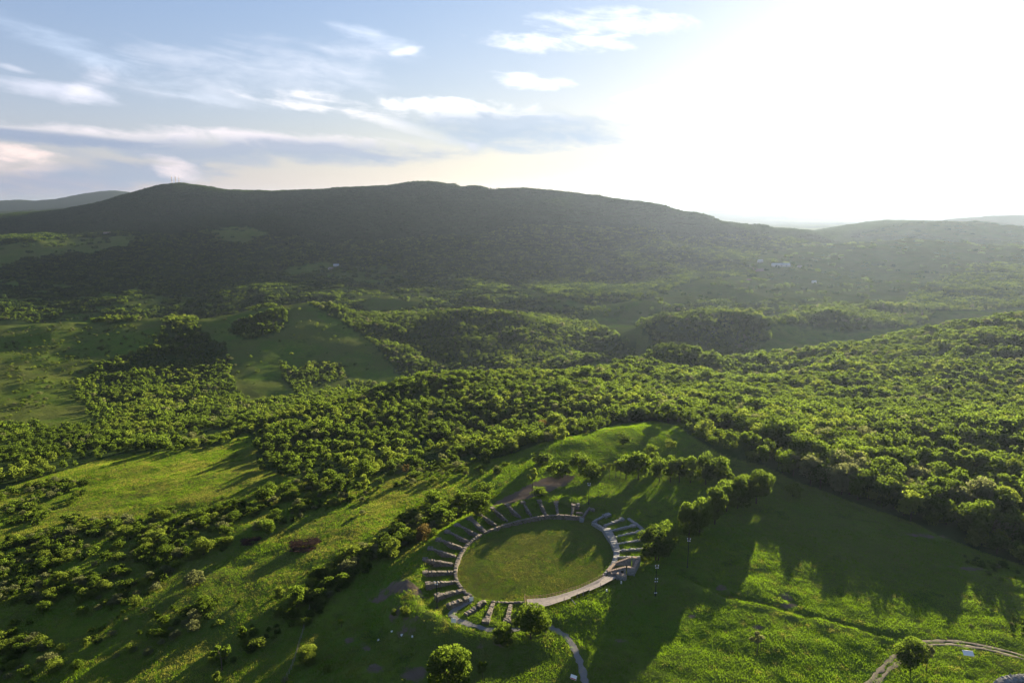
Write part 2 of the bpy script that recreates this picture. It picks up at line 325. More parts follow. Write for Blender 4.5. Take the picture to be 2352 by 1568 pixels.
def z_ground(X, Y):
    X, Y = np.asarray(X, float), np.asarray(Y, float)
    z = z_base(X, Y)
    # natural unevenness, growing with the size of the land forms
    far = smooth(Y, 450, 2600)
    z = z + (fbm(X / 520, Y / 520, 5, 3) * 22 - np.abs(fbm((X + .3 * Y) / 260, Y / 900, 3, 4)) * 26) * far * (1 - .85 * smooth(z, 90, 165)) * (1 - .75 * smooth(X / Y, .28, .42) * smooth(Y, 1500, 2200)) * (1 - smooth(Y, 3100, 3500) * .8) * smooth(Y, 14000, 6000)
    mid = smooth(Y, 300, 700)
    z = z + fbm(X / 55, Y / 55, 3, 5) * mid * 3.8
    near = 1 - smooth(Y, 420, 700)
    u, v = arena_uv(X, Y); rho = np.hypot(u, v)
    outside = smooth(rho, 1.5, 2.1)
    z = z + near * outside * (fbm(X / 26, Y / 26, 3, 11) * .75 + fbm(X / 6, Y / 6, 3, 13) * .2)
    hum = smooth(X, 20, 45) * (1 - smooth(Y, 205, 235)) * outside
    z = z + hum * (np.abs(fbm(X / 16, Y / 10, 3, 21)) * .8 - .25)
    dd = polydist(X, Y, DITCH)
    z = z - 1.3 * np.exp(-(dd / 1.6) ** 2) * (Y < 260)
    dd2 = polydist(X, Y - 0, [(a, b - 4.0) for a, b in DITCH])
    z = z + .6 * np.exp(-(dd2 / 2.2) ** 2) * (Y < 260)
    rd = polydist(X, Y, ROAD)
    zr = z_base(X, Y)
    z = z + (zr - z) * (1 - smooth(rd, 3.0, 7.0))
    # amphitheatre hollow and embankment
    loc = (np.abs(X - ARC[0]) < 110) & (np.abs(Y - ARC[1]) < 110)
    if loc.any():
        xl, yl, zl, rl = X[loc], Y[loc], z[loc], rho[loc]
        d, rz = polydist(xl, yl, RIM, True, RIMZ)
        ins = inpoly(xl, yl, RIM)
        bay = 1.0 + .25 * fbm(xl / 5, yl / 5, 2, 31)
        zin = bay + (rz - bay) * (1 - smooth(d, .4, 4.5))
        zin = np.where(rl < 1.01, .12 * fbm(xl / 7, yl / 7, 3, 33), zin)
        w = 1 - smooth(d, .6, 13.0)
        zout = zl + (rz + .3 * fbm(xl / 4, yl / 4, 2, 35) - zl) * w
        zl2 = np.where(ins, zin, zout)
        pd, pz = polydist(xl, yl, PATH, False, PATHZ)
        z[loc] = np.where(rl >= 1.01, zl2 + (pz - zl2) * (1 - smooth(pd, 1.3, 3.6)), zl2)
    return z

NC = 640
ts = np.linspace(-1.02, 1.02, NC)
rows = [60.0]
while rows[-1] < 47000:
    y = rows[-1]
    rows.append(y + (4 if y < 145 else .75 if y < 285 else y * .0065 if y < 800 else y * .009 if y < 4500 else y * .028))
rows = np.array(rows); NR = len(rows)
GX = rows[:, None] * ts[None]; GY = np.repeat(rows[:, None], NC, 1)
GZ = z_ground(GX, GY)
def zg(X, Y):                                     # height of the terrain sheet itself (bilinear)
    X, Y = np.atleast_1d(np.asarray(X, float)), np.atleast_1d(np.asarray(Y, float))
    j = np.clip(np.searchsorted(rows, Y) - 1, 0, NR - 2)
    fy = np.clip((Y - rows[j]) / (rows[j + 1] - rows[j]), 0, 1)
    c = np.clip((X / Y - ts[0]) / (ts[1] - ts[0]), 0, NC - 1.001)
    i = c.astype(int); fx = c - i
    return (GZ[j, i] * (1 - fx) + GZ[j, i + 1] * fx) * (1 - fy) + (GZ[j + 1, i] * (1 - fx) + GZ[j + 1, i + 1] * fx) * fy
def ground_at(x, y):                              # first ground point met by the line of sight at a photo point
    d = ray(x, y)
    Yv = 70 * (20000 / 70) ** np.linspace(0, 1, 6000)
    k = Yv / d[1]
    diff = CAMZ + d[2] * k - zg(d[0] * k, Yv)
    h = np.nonzero(diff < 0)[0]
    i = h[0] if len(h) else len(Yv) - 1
    X, Y = d[0] * k[i], Yv[i]
    return np.array([X, Y, float(zg(X, Y)[0])])
def g2(x, y): return tuple(ground_at(x, y)[:2])

GPX, GPY = to_photo(GX, GY, GZ)

# ------------------------------------------------------------------ what grows where (areas of ground, told by where they appear in the photo)
WOOD = [   # polygon, nearest and farthest ground it covers, density
    ([(1500, 966), (1560, 985), (1650, 1036), (1750, 1072), (1850, 1112), (1950, 1150), (2080, 1192), (2150, 1228), (2250, 1265), (2352, 1300), (2520, 1380), (2800, 1500), (2800, 850), (1300, 850), (880, 880), (560, 930), (560, 1000), (520, 1020), (420, 1035), (300, 1045), (150, 1075), (40, 1110), (0, 1125), (-60, 1130), (-60, 1060), (60, 1020), (250, 985), (420, 990), (480, 985), (560, 960), (600, 1080), (690, 1100), (780, 1105), (860, 1095), (940, 1080), (1040, 1068), (1150, 1050), (1240, 1020), (1330, 1002), (1420, 975)], 200, 760, .97),
    ([(1380, 850), (1450, 815), (1530, 792), (1600, 795), (1750, 840), (1900, 865), (2352, 850), (2352, 900), (1380, 900)], 560, 800, .97),
    ([(400, 715), (440, 712), (462, 760), (520, 800), (530, 870), (560, 930), (575, 990), (420, 1000), (310, 990), (205, 960), (170, 890), (240, 835), (350, 800), (375, 750)], 400, 1090, .95),
    ([(-60, 980), (60, 985), (200, 975), (330, 975), (420, 1000), (300, 1040), (-60, 1090)], 400, 560, .55),
    ([(640, 690), (700, 672), (800, 690), (900, 720), (960, 705), (1040, 690), (1200, 705), (1340, 735), (1450, 785), (1460, 810), (1380, 830), (1250, 860), (940, 870), (905, 850), (850, 790), (790, 745), (740, 715), (690, 692)], 700, 1240, .96),
    ([(560, 705), (640, 685), (700, 674), (700, 692), (640, 700), (560, 715)], 900, 1200, .95),
    ([(360, 730), (400, 715), (560, 705), (560, 716), (440, 722)], 900, 1200, .6),
    ([(190, 740), (220, 722), (320, 726), (320, 734), (230, 745)], 900, 1200, .75),
    ([(525, 762), (560, 728), (650, 712), (662, 742), (620, 772), (560, 782)], 700, 1090, .85),
    ([(640, 840), (690, 850), (720, 835), (760, 835), (795, 870), (760, 880), (720, 880), (700, 920), (670, 900)], 600, 950, .75),
    ([(800, 870), (900, 865), (900, 890), (800, 905)], 600, 800, .8),
    ([(1465, 748), (1550, 702), (1620, 694), (1700, 708), (1775, 742), (1765, 780), (1650, 795), (1500, 790)], 800, 1130, .97),
    ([(1330, 800), (1460, 800), (1560, 790), (1700, 790), (1760, 800), (1700, 830), (1600, 800), (1500, 805), (1400, 840)], 640, 1000, .7),
    ([(1735, 805), (1880, 768), (2000, 752), (2100, 722), (2352, 688), (2520, 680), (2520, 880), (1750, 880), (1700, 835)], 540, 900, .93),
    ([(1800, 725), (1900, 700), (2150, 705), (2130, 745), (1950, 765), (1760, 745)], 880, 1400, .6),
    ([(2090, 690), (2150, 650), (2250, 610), (2520, 600), (2520, 700), (2352, 705), (2200, 715)], 900, 1900, .7),
]
OPEN = [   # meadows and clearings
    ([(430, 1012), (480, 984), (546, 984), (520, 1010), (445, 1022)], 300, 620),
    ([(-100, 575), (180, 545), (330, 540), (300, 565), (180, 585), (60, 595), (0, 620), (-100, 620)], 1500, 2400),
    ([(800, 680), (880, 672), (985, 668), (1015, 685), (960, 705), (880, 722), (840, 710)], 1200, 1640),
    ([(1420, 722), (1480, 690), (1600, 642), (1700, 628), (1800, 640), (1800, 690), (1700, 700), (1620, 690), (1540, 700), (1460, 740)], 1050, 1720),
    ([(1700, 612), (1740, 585), (1860, 552), (2100, 540), (2520, 560), (2520, 612), (2250, 615), (2150, 650), (2080, 700), (1900, 705), (1800, 690), (1750, 640)], 1100, 2300),
    ([(1130, 648), (1190, 655), (1300, 690), (1290, 698), (1180, 668)], 1200, 1700),
    ([(480, 530), (560, 520), (620, 535), (560, 560), (500, 555)], 2000, 3000),
    ([(640, 620), (760, 600), (780, 612), (690, 635)], 1500, 2200),
    ([(1950, 545), (2140, 500), (2600, 540), (2600, 570), (2352, 560), (2100, 545)], 2300, 3200),
]
def wood_density(X, Y, Z):
    px, py = to_photo(X, Y, Z)
    px = px + 9 * fbm(X / 30, Y / 30, 3, 41) ; py = py + 4 * fbm(X / 30 + 9, Y / 30, 3, 42)
    d = np.where(Y > 1250, .9, 0.0)
    d = np.where((Y > 1250) & (Y < 2400), .62 + .55 * fbm(X / 190, Y / 190, 3, 45), d)
    # the mountain itself is closed forest, the far plain is open
    d = np.where((Y > 1740) & (Z > -62), .95, d)
    for poly, y0, y1 in OPEN:
        d = np.where(inpoly(px, py, poly) & (Y > y0) & (Y < y1), .035, d)
    for poly, y0, y1, v in WOOD:
        d = np.where(inpoly(px, py, poly) & (Y > y0) & (Y < y1), np.maximum(d, v), d)
    d = np.where(Y > 4200, .5 + .6 * fbm(X / 900, Y / 900, 3, 46), d)
    d = np.where((Y > 4200) & (Z > -30), .95, d)
    for poly, y0, y1 in OPEN[:1]:
        d = np.where(inpoly(px, py, poly) & (Y > y0) & (Y < y1), 0, d)
    return d
SHRUBS = [  # thickets of bushes: polygon, density, smallest and largest height
    ([(0, 1240), (180, 1195), (300, 1190), (430, 1165), (560, 1140), (690, 1105), (760, 1105), (860, 1120), (840, 1150), (760, 1165), (640, 1200), (520, 1262), (430, 1300), (330, 1380), (200, 1420), (60, 1440), (0, 1420)], .52, 2.0, 4.6),
    ([(0, 1130), (200, 1090), (250, 1110), (120, 1180), (0, 1230)], .38, 1.8, 4.2),
    ([(690, 1090), (900, 1080), (1100, 1050), (1180, 1060), (1150, 1090), (1000, 1110), (850, 1130), (720, 1140)], .34, 1.6, 4.0),
    ([(900, 1215), (985, 1150), (1050, 1140), (1100, 1150), (1065, 1180), (1000, 1225), (960, 1250), (890, 1270)], .85, 2.4, 5.0),
    ([(640, 1410), (700, 1340), (770, 1290), (880, 1235), (940, 1245), (880, 1290), (800, 1350), (740, 1400), (690, 1450), (630, 1440)], .85, 2.2, 4.8),
    ([(360, 1430), (470, 1375), (520, 1370), (500, 1420), (420, 1470), (300, 1520), (220, 1568), (180, 1540)], .6, 1.6, 3.6),
    ([(560, 1460), (620, 1430), (690, 1460), (660, 1520), (600, 1568), (470, 1568), (480, 1520)], .55, 1.4, 3.6),
    ([(-40, 1430), (120, 1470), (190, 1568), (-40, 1568)], .6, 1.8, 4.2),
    ([(180, 1440), (300, 1390), (420, 1400), (300, 1450), (200, 1500)], .30, 1.2, 2.6),
    ([(2190, 1440), (2330, 1410), (2400, 1440), (2320, 1500), (2200, 1470)], .5, .8, 1.8),
    ([(2200, 1262), (2352, 1310), (2450, 1350), (2450, 1400), (2330, 1360), (2230, 1300)], .5, 1.2, 3.0),
    ([(0, 760), (300, 740), (380, 780), (250, 850), (200, 900), (0, 980)], .10, 1.2, 4.0),
    ([(480, 735), (680, 700), (880, 790), (900, 850), (560, 930)], .07, 1.2, 5.0),
]

# ------------------------------------------------------------------ materials
def mat(name):
    m = bpy.data.materials.new(name); m.use_nodes = True
    nt = m.node_tree; nt.nodes.clear()
    return m, nt.nodes, nt.links
class NB:                                           # small node builder
    def __init__(s, name): s.m, s.n, s.l = mat(name)
    def new(s, t, ins={}, **kw):
        n = s.n.new(t)
        for k, v in kw.items(): setattr(n, k, v)
        for k, v in ins.items(): s.put(n, k, v)
        return n
    def put(s, n, k, v):
        if hasattr(v, 'is_output'): s.l.new(v, n.inputs[k])
        else:
            i = n.inputs[k]
            if isinstance(v, tuple) and len(v) == 3 and i.type == 'RGBA': v = (*v, 1)
            i.default_value = v
    def noise(s, scale, detail=4, vec=None, rough=.55, dist=0.0):
        n = s.new('ShaderNodeTexNoise', {'Scale': scale, 'Detail': detail, 'Roughness': rough, 'Distortion': dist})
        if vec is not None: s.l.new(vec, n.inputs['Vector'])
        return n.outputs[0]
    def mix(s, f, a, b):
        n = s.new('ShaderNodeMix', {0: f, 6: a, 7: b}, data_type='RGBA'); return n.outputs[2]
    def math(s, op, a, b=0.0): return s.new('ShaderNodeMath', {0: a, 1: b}, operation=op).outputs[0]
    def step(s, v, lo, hi, a=0.0, b=1.0): return s.new('ShaderNodeMapRange', {0: v, 1: lo, 2: hi, 3: a, 4: b}, interpolation_type='SMOOTHSTEP').outputs[0]
    def pos(s): return s.new('ShaderNodeNewGeometry').outputs['Position']
    def out(s, sh):
        o = s.new('ShaderNodeOutputMaterial'); s.l.new(sh, o.inputs[0]); return s.m
    def bsdf(s, c, rough=.9, normal=None, spec=.15, metal=0.0):
        p = s.new('ShaderNodeBsdfPrincipled', {'Base Color': c, 'Roughness': rough, 'Specular IOR Level': spec, 'Metallic': metal})
        if normal is not None: s.l.new(normal, p.inputs['Normal'])
        return p.outputs[0]
    def bump(s, h, dist, strength=1.0):
        return s.new('ShaderNodeBump', {'Height': h, 'Distance': dist, 'Strength': strength}).outputs[0]

def leaf_mat(name, dark, light, trans, tmix=.5):
    b = NB(name)
    rnd = b.new('ShaderNodeObjectInfo').outputs['Random']
    v = b.noise(.06, 2, b.pos())
    f = b.math('ADD', b.math('MULTIPLY', rnd, .65), b.step(v, .35, .65, 0.0, .4))
    c = b.mix(f, dark, light)
    dif = b.new('ShaderNodeBsdfDiffuse', {'Color': c})
    tc_ = b.mix(f, trans, tuple(min(1, k * 1.35) for k in trans))
    tr = b.new('ShaderNodeBsdfTranslucent', {'Color': tc_})
    mx = b.new('ShaderNodeMixShader', {0: tmix}); b.l.new(dif.outputs[0], mx.inputs[1]); b.l.new(tr.outputs[0], mx.inputs[2])
    return b.out(mx.outputs[0])
LEAF = leaf_mat('leaves_green', (.027, .056, .008), (.056, .088, .014), (.120, .182, .018))
LEAF_D = leaf_mat('leaves_dark', (.019, .042, .008), (.036, .066, .013), (.09, .138, .016))
LEAF_Y = leaf_mat('leaves_yellow_green', (.065, .105, .018), (.10, .135, .026), (.17, .225, .026))
LEAF_F = leaf_mat('leaves_far', (.026, .056, .017), (.044, .078, .024), (.05, .085, .016), .3)
LEAF_P = leaf_mat('leaves_pale', (.085, .105, .05), (.125, .14, .065), (.15, .17, .06))
LEAF_B = leaf_mat('leaves_brownish', (.06, .045, .02), (.085, .065, .026), (.13, .10, .03))
SCRUB = leaf_mat('scrub_twigs', (.035, .025, .022), (.055, .035, .028), (.05, .03, .02), .25)
def bark():
    b = NB('bark'); v = b.noise(3.0, 5, b.pos())
    return b.out(b.bsdf(b.mix(v, (.035, .026, .018), (.10, .08, .06)), .95, b.bump(v, .05)))
BARK = bark()

def ground_mat():
    b = NB('meadow_ground'); P = b.pos()
    at_ = b.new('ShaderNodeAttribute', attribute_name='cover')
    sep = b.new('ShaderNodeSeparateColor', {0: at_.outputs['Color']})
    wood, bare, dry = sep.outputs[0], sep.outputs[1], sep.outputs[2]
    n1, n2, n3 = b.noise(.035, 5, P), b.noise(.33, 5, P, .6), b.noise(2.3, 3, P, .6)
    g = b.mix(b.step(n1, .38, .62), (.078, .145, .015), (.118, .168, .022))
    g = b.mix(b.step(n2, .42, .72), g, (.088, .115, .026))
    n4 = b.noise(.011, 6, P, .62); g = b.mix(b.step(n4, .42, .60, 0.0, .7), g, (.105, .120, .034)); g = b.mix(b.step(b.noise(.05, 5, P, .7), .56, .68, 0.0, .6), g, (.026, .048, .013))
    g = b.mix(b.step(n3, .55, .8, 0.0, .5), g, (.03, .055, .014))
    g = b.mix(b.math('MULTIPLY', dry, b.step(n2, .3, .65, .35, 1.0)), g, b.mix(n3, (.125, .115, .034), (.085, .110, .026)))
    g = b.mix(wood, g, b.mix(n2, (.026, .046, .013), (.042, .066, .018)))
    e = b.mix(n2, (.115, .082, .060), (.19, .150, .118))
    f = b.step(b.math('ADD', bare, b.math('MULTIPLY', b.math('SUBTRACT', n2, .5), .9)), .42, .62)
    c = b.mix(f, g, e)
    h = b.math('ADD', b.math('MULTIPLY', n2, 1.0), b.math('MULTIPLY', n3, .35))
    nrm = b.bump(h, .9, .8)
    dif = b.new('ShaderNodeBsdfDiffuse', {'Color': c, 'Roughness': .8}); b.l.new(nrm, dif.inputs['Normal'])
    return b.out(dif.outputs[0])
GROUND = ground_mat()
def gravel(name, a, c2):
    b = NB(name); P = b.pos(); n1 = b.noise(.9, 5, P, .65); n2 = b.noise(9, 3, P)
    return b.out(b.bsdf(b.mix(b.math('ADD', b.math('MULTIPLY', n1, .6), b.math('MULTIPLY', n2, .4)), a, c2), .95, b.bump(n2, .03)))
GRAVEL = gravel('path_gravel', (.13, .125, .12), (.27, .25, .235))
DIRT = gravel('road_dirt', (.08, .066, .054), (.19, .155, .125))
def stone(name, a, c2, moss):
    b = NB(name); P = b.pos()
    vo = b.new('ShaderNodeTexVoronoi', {'Scale': 2.6}); b.l.new(P, vo.inputs['Vector'])
    sep = b.new('ShaderNodeSeparateColor', {0: vo.outputs['Color']})
    n1 = b.noise(.7, 4, P); n2 = b.noise(6, 4, P)
    c = b.mix(sep.outputs[0], a, c2)
    c = b.mix(b.math('MULTIPLY', n2, .5), c, tuple(k * .45 for k in a))
    c = b.mix(b.step(n1, .52, .7, 0.0, moss), c, (.06, .075, .02))
    ed = b.new('ShaderNodeTexVoronoi', {'Scale': 2.6}, feature='DISTANCE_TO_EDGE'); b.l.new(P, ed.inputs['Vector'])
    h = b.math('ADD', b.step(ed.outputs['Distance'], 0, .12), b.math('MULTIPLY', n2, .4))
    return b.out(b.bsdf(c, .92, b.bump(h, .08, 1.0)))
STONE = stone('weathered_stone', (.150, .128, .110), (.30, .255, .215), .75)
STONE_G = stone('grey_stone', (.22, .22, .22), (.40, .39, .38), .12)
CAP = stone('pale_capping', (.27, .275, .28), (.39, .385, .38), .05)
COPING = stone('reddish_coping', (.34, .25, .19), (.48, .36, .28), .0)
def simple(name, c, rough=.7, metal=0.0, vary=.25, scale=4.0):
    b = NB(name); n = b.noise(scale, 3, b.pos())
    return b.out(b.bsdf(b.mix(n, tuple(k * (1 - vary) for k in c), tuple(min(.9, k * (1 + vary)) for k in c)), rough, None, .3, metal))
WOODB = simple('weathered_boards', (.30, .255, .235), .8, 0, .35, 1.2)
WOODR = simple('brown_rail_wood', (.26, .15, .085), .75, 0, .3, 2)
BLACKM = simple('black_metal', (.02, .022, .022), .5, .3)
WHITEP = simple('white_paint', (.78, .78, .76), .5, 0, .06)
REDP = simple('red_paint', (.45, .05, .03), .5, 0, .1)
MASTR = simple('faded_red_paint', (.16, .05, .035), .6)
MASTW = simple('grey_white_paint', (.17, .16, .15), .6)
ROOFW = simple('pale_metal_roof', (.46, .47, .49), .45, .2, .06, .2)
WALLP = simple('pale_plaster', (.55, .52, .48), .85, 0, .12, .4)
ROOFT = simple('grey_tile_roof', (.25, .19, .17), .8, 0, .2, .5)
CONCR = simple('chimney_concrete', (.30, .29, .28), .9, 0, .15, .05)
POSTW = simple('fence_post_wood', (.23, .20, .16), .85, 0, .3, 3)

# ------------------------------------------------------------------ ground sheet
def mesh_obj(name, verts, faces, material, parent=None, smooth_=True, link=True):
    me = bpy.data.meshes.new(name)
    me.from_pydata([tuple(v) for v in verts], [], faces)
    if material is not None: me.materials.append(material)
    if smooth_: me.polygons.foreach_set('use_smooth', [True] * len(me.polygons))
    me.update()
    o = bpy.data.objects.new(name, me)
    if link: COL.objects.link(o)
    if parent is not None: o.parent = parent
    return o
def grid_obj(name, X, Y, Z, material):
    nr, nc = X.shape
    me = bpy.data.meshes.new(name)
    co = np.stack([X, Y, Z], -1).reshape(-1, 3).astype(np.float32)
    idx = np.arange(nr * nc).reshape(nr, nc)
    q = np.stack([idx[:-1, :-1], idx[:-1, 1:], idx[1:, 1:], idx[1:, :-1]], -1).reshape(-1)
    nf = len(q) // 4
    me.vertices.add(len(co)); me.vertices.foreach_set('co', co.ravel())
    me.loops.add(len(q)); me.loops.foreach_set('vertex_index', q.astype(np.int32))
    me.polygons.add(nf); me.polygons.foreach_set('loop_start', (np.arange(nf) * 4).astype(np.int32))
    me.polygons.foreach_set('loop_total', np.full(nf, 4, np.int32))
    me.polygons.foreach_set('use_smooth', np.ones(nf, bool))
    me.materials.append(material); me.update(); me.validate()
    o = bpy.data.objects.new(name, me); COL.objects.link(o)
    return o
def tag(o, label=None, cat=None, group=None, kind=None):
    if label: o['label'] = label
    if cat: o['category'] = cat
    if group: o['group'] = group
    if kind: o['kind'] = kind
    return o
def empty(name, loc, rotz=0.0):
    o = bpy.data.objects.new(name, None); COL.objects.link(o); o.location = loc; o.rotation_euler = (0, 0, rotz)
    o.empty_display_size = 1
    return o
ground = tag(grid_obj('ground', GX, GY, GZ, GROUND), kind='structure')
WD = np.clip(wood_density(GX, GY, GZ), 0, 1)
barem = np.zeros(GX.shape)
def patch(x, y, rx, ry, v=1.0, ang=0.0):
    p = ground_at(x, y); c, s = math.cos(ang), math.sin(ang)
    u = (GX - p[0]) * c + (GY - p[1]) * s; w = -(GX - p[0]) * s + (GY - p[1]) * c
    return v * np.exp(-((u / rx) ** 2 + (w / ry) ** 2))
barem = np.where(inpoly(GPX + 3 * fbm(GX / 4, GY / 4, 3, 51), GPY + 2 * fbm(GX / 4, GY / 4, 3, 52), BAREPOLY) & (GY < 330) & (GY > 240), .9, barem)
for a in ((920, 1345, 5, 12, .75, .9), (870, 1375, 3, 7, .7, .9), (955, 1545, 5, 4, .8, 0), (860, 1535, 4, 3, .7, 0), (905, 1410, 5, 6, .55, 0), (940, 1430, 6, 5, .55, 0), (805, 1470, 2.5, 5, .6, .9), (840, 1490, 2, 4, .6, .9), (1150, 1470, 4, 3, .7, 0.3), (1100, 1480, 3, 2.5, .6, 0),
          (1655, 1350, 3, 2, .8, 0), (1740, 1440, 3, 1.6, .75, 0), (1805, 1372, 2.6, 2.4, .8, 0), (1812, 1390, 4, 1.8, .75, 0), (1425, 1470, 4, 1.6, .6, 0), (1740, 1338, 2, 1.5, .6, 0), (1590, 1415, 2.2, 1.6, .6, 0), (2010, 1545, 4, 1.4, .6, 0), (1830, 1285, 3.5, 1, .5, 0),
          (2120, 1230, 16, 2.5, .6, 0), (2230, 1305, 7, 1.8, .7, 0), (2180, 1300, 3, 1, .6, 0), (1855, 1045, 5, 2, .4, 0), (1500, 1280, 2, 1, .4, 0), (700, 1240, 3, 3, .3, 0),
          (1705, 625, 30, 34, .9, 0), (1735, 622, 36, 30, .9, 0), (1722, 642, 14, 16, .8, 0), (1790, 628, 10, 14, .6, 0), (1800, 592, 34, 20, .6, 0), (2062, 562, 60, 14, .65, 0), (2000, 588, 30, 8, .5, 0)):
    barem = np.maximum(barem, patch(*a))
u_, v_ = arena_uv(GX, GY); rho_ = np.hypot(u_, v_)
drym = np.where(rho_ < 1.0, np.clip(.6 + .4 * fbm(GX / 9, GY / 9, 3, 62), .1, 1), 0) + np.where((rho_ >= 1) & (GY < 420), np.clip(.25 + .5 * fbm(GX / 22, GY / 22, 3, 61), 0, .45), 0)
for poly, y0, y1 in OPEN:
    drym = np.where(inpoly(GPX, GPY, poly) & (GY > y0) & (GY < y1), .75, drym)
drym = np.where((GY > 480) & (GY < 1240) & (WD < .3), np.clip(.35 + .5 * fbm(GX / 60, GY / 60, 4, 63), 0, .9), drym)
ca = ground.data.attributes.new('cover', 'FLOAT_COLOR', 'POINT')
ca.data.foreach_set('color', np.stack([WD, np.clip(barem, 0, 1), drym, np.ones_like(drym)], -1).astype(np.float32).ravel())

def strip(name, pts, width, material, lift=.07, step=1.0, rag=.42, seed=0, kind='structure'):
    P = np.array(pts); seg = np.hypot(*np.diff(P, axis=0).T); s = np.concatenate([[0], np.cumsum(seg)])
    n = max(3, int(s[-1] / step)); t = np.linspace(0, s[-1], n)
    x, y = np.interp(t, s, P[:, 0]), np.interp(t, s, P[:, 1])
    k = np.ones(7) / 7
    xp, yp = np.pad(x, 3, 'edge'), np.pad(y, 3, 'edge')
    x, y = np.convolve(xp, k, 'valid'), np.convolve(yp, k, 'valid')
    tx, ty = np.gradient(x), np.gradient(y); l = np.hypot(tx, ty); nx, ny = -ty / l, tx / l
    cols = 6; V = []
    for j in range(cols):
        w = (j / (cols - 1) - .5) * width
        r = rag * fbm(t / 1.3 + 31 * j, t * 0 + seed, 3, 71 + seed) if j in (0, cols - 1) else 0
        X, Y = x + nx * (w + r), y + ny * (w + r)
        V.append(np.stack([X, Y, zg(X, Y) + (lift if 0 < j < cols - 1 else lift * .4)], -1))
    V = np.stack(V, 1)
    F = [(i * cols + j, i * cols + j + 1, (i + 1) * cols + j + 1, (i + 1) * cols + j) for i in range(n - 1) for j in range(cols - 1)]
    return tag(mesh_obj(name, V.reshape(-1, 3), F, material), kind=kind)
strip('path', PATH, 1.9, GRAVEL)
def offset_line(pts, d):
    P = np.array(pts); T = np.gradient(P, axis=0); l = np.hypot(T[:, 0], T[:, 1])[:, None]
    return [tuple(q) for q in P + np.stack([-T[:, 1], T[:, 0]], -1) / l * d]
strip('road', offset_line(ROAD, .85), 1.15, DIRT, seed=3, rag=.4)
strip('road', offset_line(ROAD, -.85), 1.05, DIRT, seed=5, rag=.4)

# ------------------------------------------------------------------ haze
def haze_box():
    x0, x1, y0, y1 = -52000, 52000, -1500, 50000
    z0, z1 = float(GZ.min()) - 1.5, float(GZ.max()) + 60
    vs = [(x, y, z) for z in (z0, z1) for y in (y0, y1) for x in (x0, x1)]
    fs = [(0, 2, 3, 1), (4, 5, 7, 6), (0, 1, 5, 4), (2, 6, 7, 3), (0, 4, 6, 2), (1, 3, 7, 5)]
    m, n, l = mat('haze_air')
    pv = n.new('ShaderNodeVolumePrincipled'); pv.inputs['Color'].default_value = (.25, .315, .47, 1)
    pv.inputs['Density'].default_value = HAZE; pv.inputs['Anisotropy'].default_value = .56
    o = n.new('ShaderNodeOutputMaterial'); l.new(pv.outputs[0], o.inputs['Volume'])
    ob = mesh_obj('haze', vs, fs, m, smooth_=False)
    tag(ob, kind='stuff')
HAZE = 3.7e-5
haze_box()

def limb(V, F, p0, p1, r0, r1, sides=6):
    p0, p1 = Vector(p0), Vector(p1); ax = (p1 - p0).normalized()
    u = ax.orthogonal().normalized(); w = ax.cross(u); b = len(V)
    for p, r in ((p0, r0), (p1, r1)):
        for i in range(sides):
            a = 2 * math.pi * i / sides; V.append(tuple(p + (u * math.cos(a) + w * math.sin(a)) * r))
    for i in range(sides):
        j = (i + 1) % sides; F.append((b + i, b + j, b + sides + j, b + sides + i))
    F.append(tuple(b + sides + i for i in range(sides)))

# ------------------------------------------------------------------ the amphitheatre: stone walls
def cropE(x, y): return src(1380 + x * .1595, 1230 + y * .1595)
def W3(cf, *pts): return [at_z(*cf(p[0], p[1]), p[2]) for p in pts]
def wall_mesh(name, P, width, material, seed, step=.42, rough=.10, sink=.6, wend=None, parent=None, base=None):
    """rough masonry wall with an uneven top along the line P of (x, y, top height)"""
    P = np.array(P, float); seg = np.hypot(*np.diff(P[:, :2], axis=0).T); s = np.concatenate([[0], np.cumsum(seg)])
    n = max(3, int(s[-1] / step)); t = np.linspace(0, s[-1], n)
    x, y, zt = (np.interp(t, s, P[:, k]) for k in range(3))
    tx, ty = np.gradient(x), np.gradient(y); l = np.hypot(tx, ty) + 1e-9; nx, ny = -ty / l, tx / l
    r = np.random.default_rng(seed); V = []
    w = np.interp(t, [0, s[-1]], [width, wend or width]) / 2
    zb = (zg(x, y) if base is None else np.full(n, base)) - sink
    lv = [0.0, .35, .62, .84, 1.0]
    ring = []
    top = zt + r.uniform(-1, 1, n) * rough * 1.3
    for sd in (-1, 1):
        side = []
        for q in lv:
            jit = r.uniform(-1, 1, n) * rough * .6
            off = w * (1.06 - .06 * q) * sd + jit
            z = zb + (top - zb) * q + (r.uniform(-1, 1, n) * rough if q in (.84, 1.0) else 0)
            side.append(np.stack([x + nx * off, y + ny * off, z], -1))
        ring.append(side)
    loop = ring[0] + [np.stack([x, y, top + rough * .5], -1)] + ring[1][::-1]
    V = np.stack(loop, 1); m = V.shape[1]
    F = [(i * m + j, (i + 1) * m + j, (i + 1) * m + j + 1, i * m + j + 1) for i in range(n - 1) for j in range(m - 1)]
    F += [tuple(range(m - 1, -1, -1)), tuple((n - 1) * m + j for j in range(m))]
    return mesh_obj(name, V.reshape(-1, 3), F, material, parent, smooth_=False)
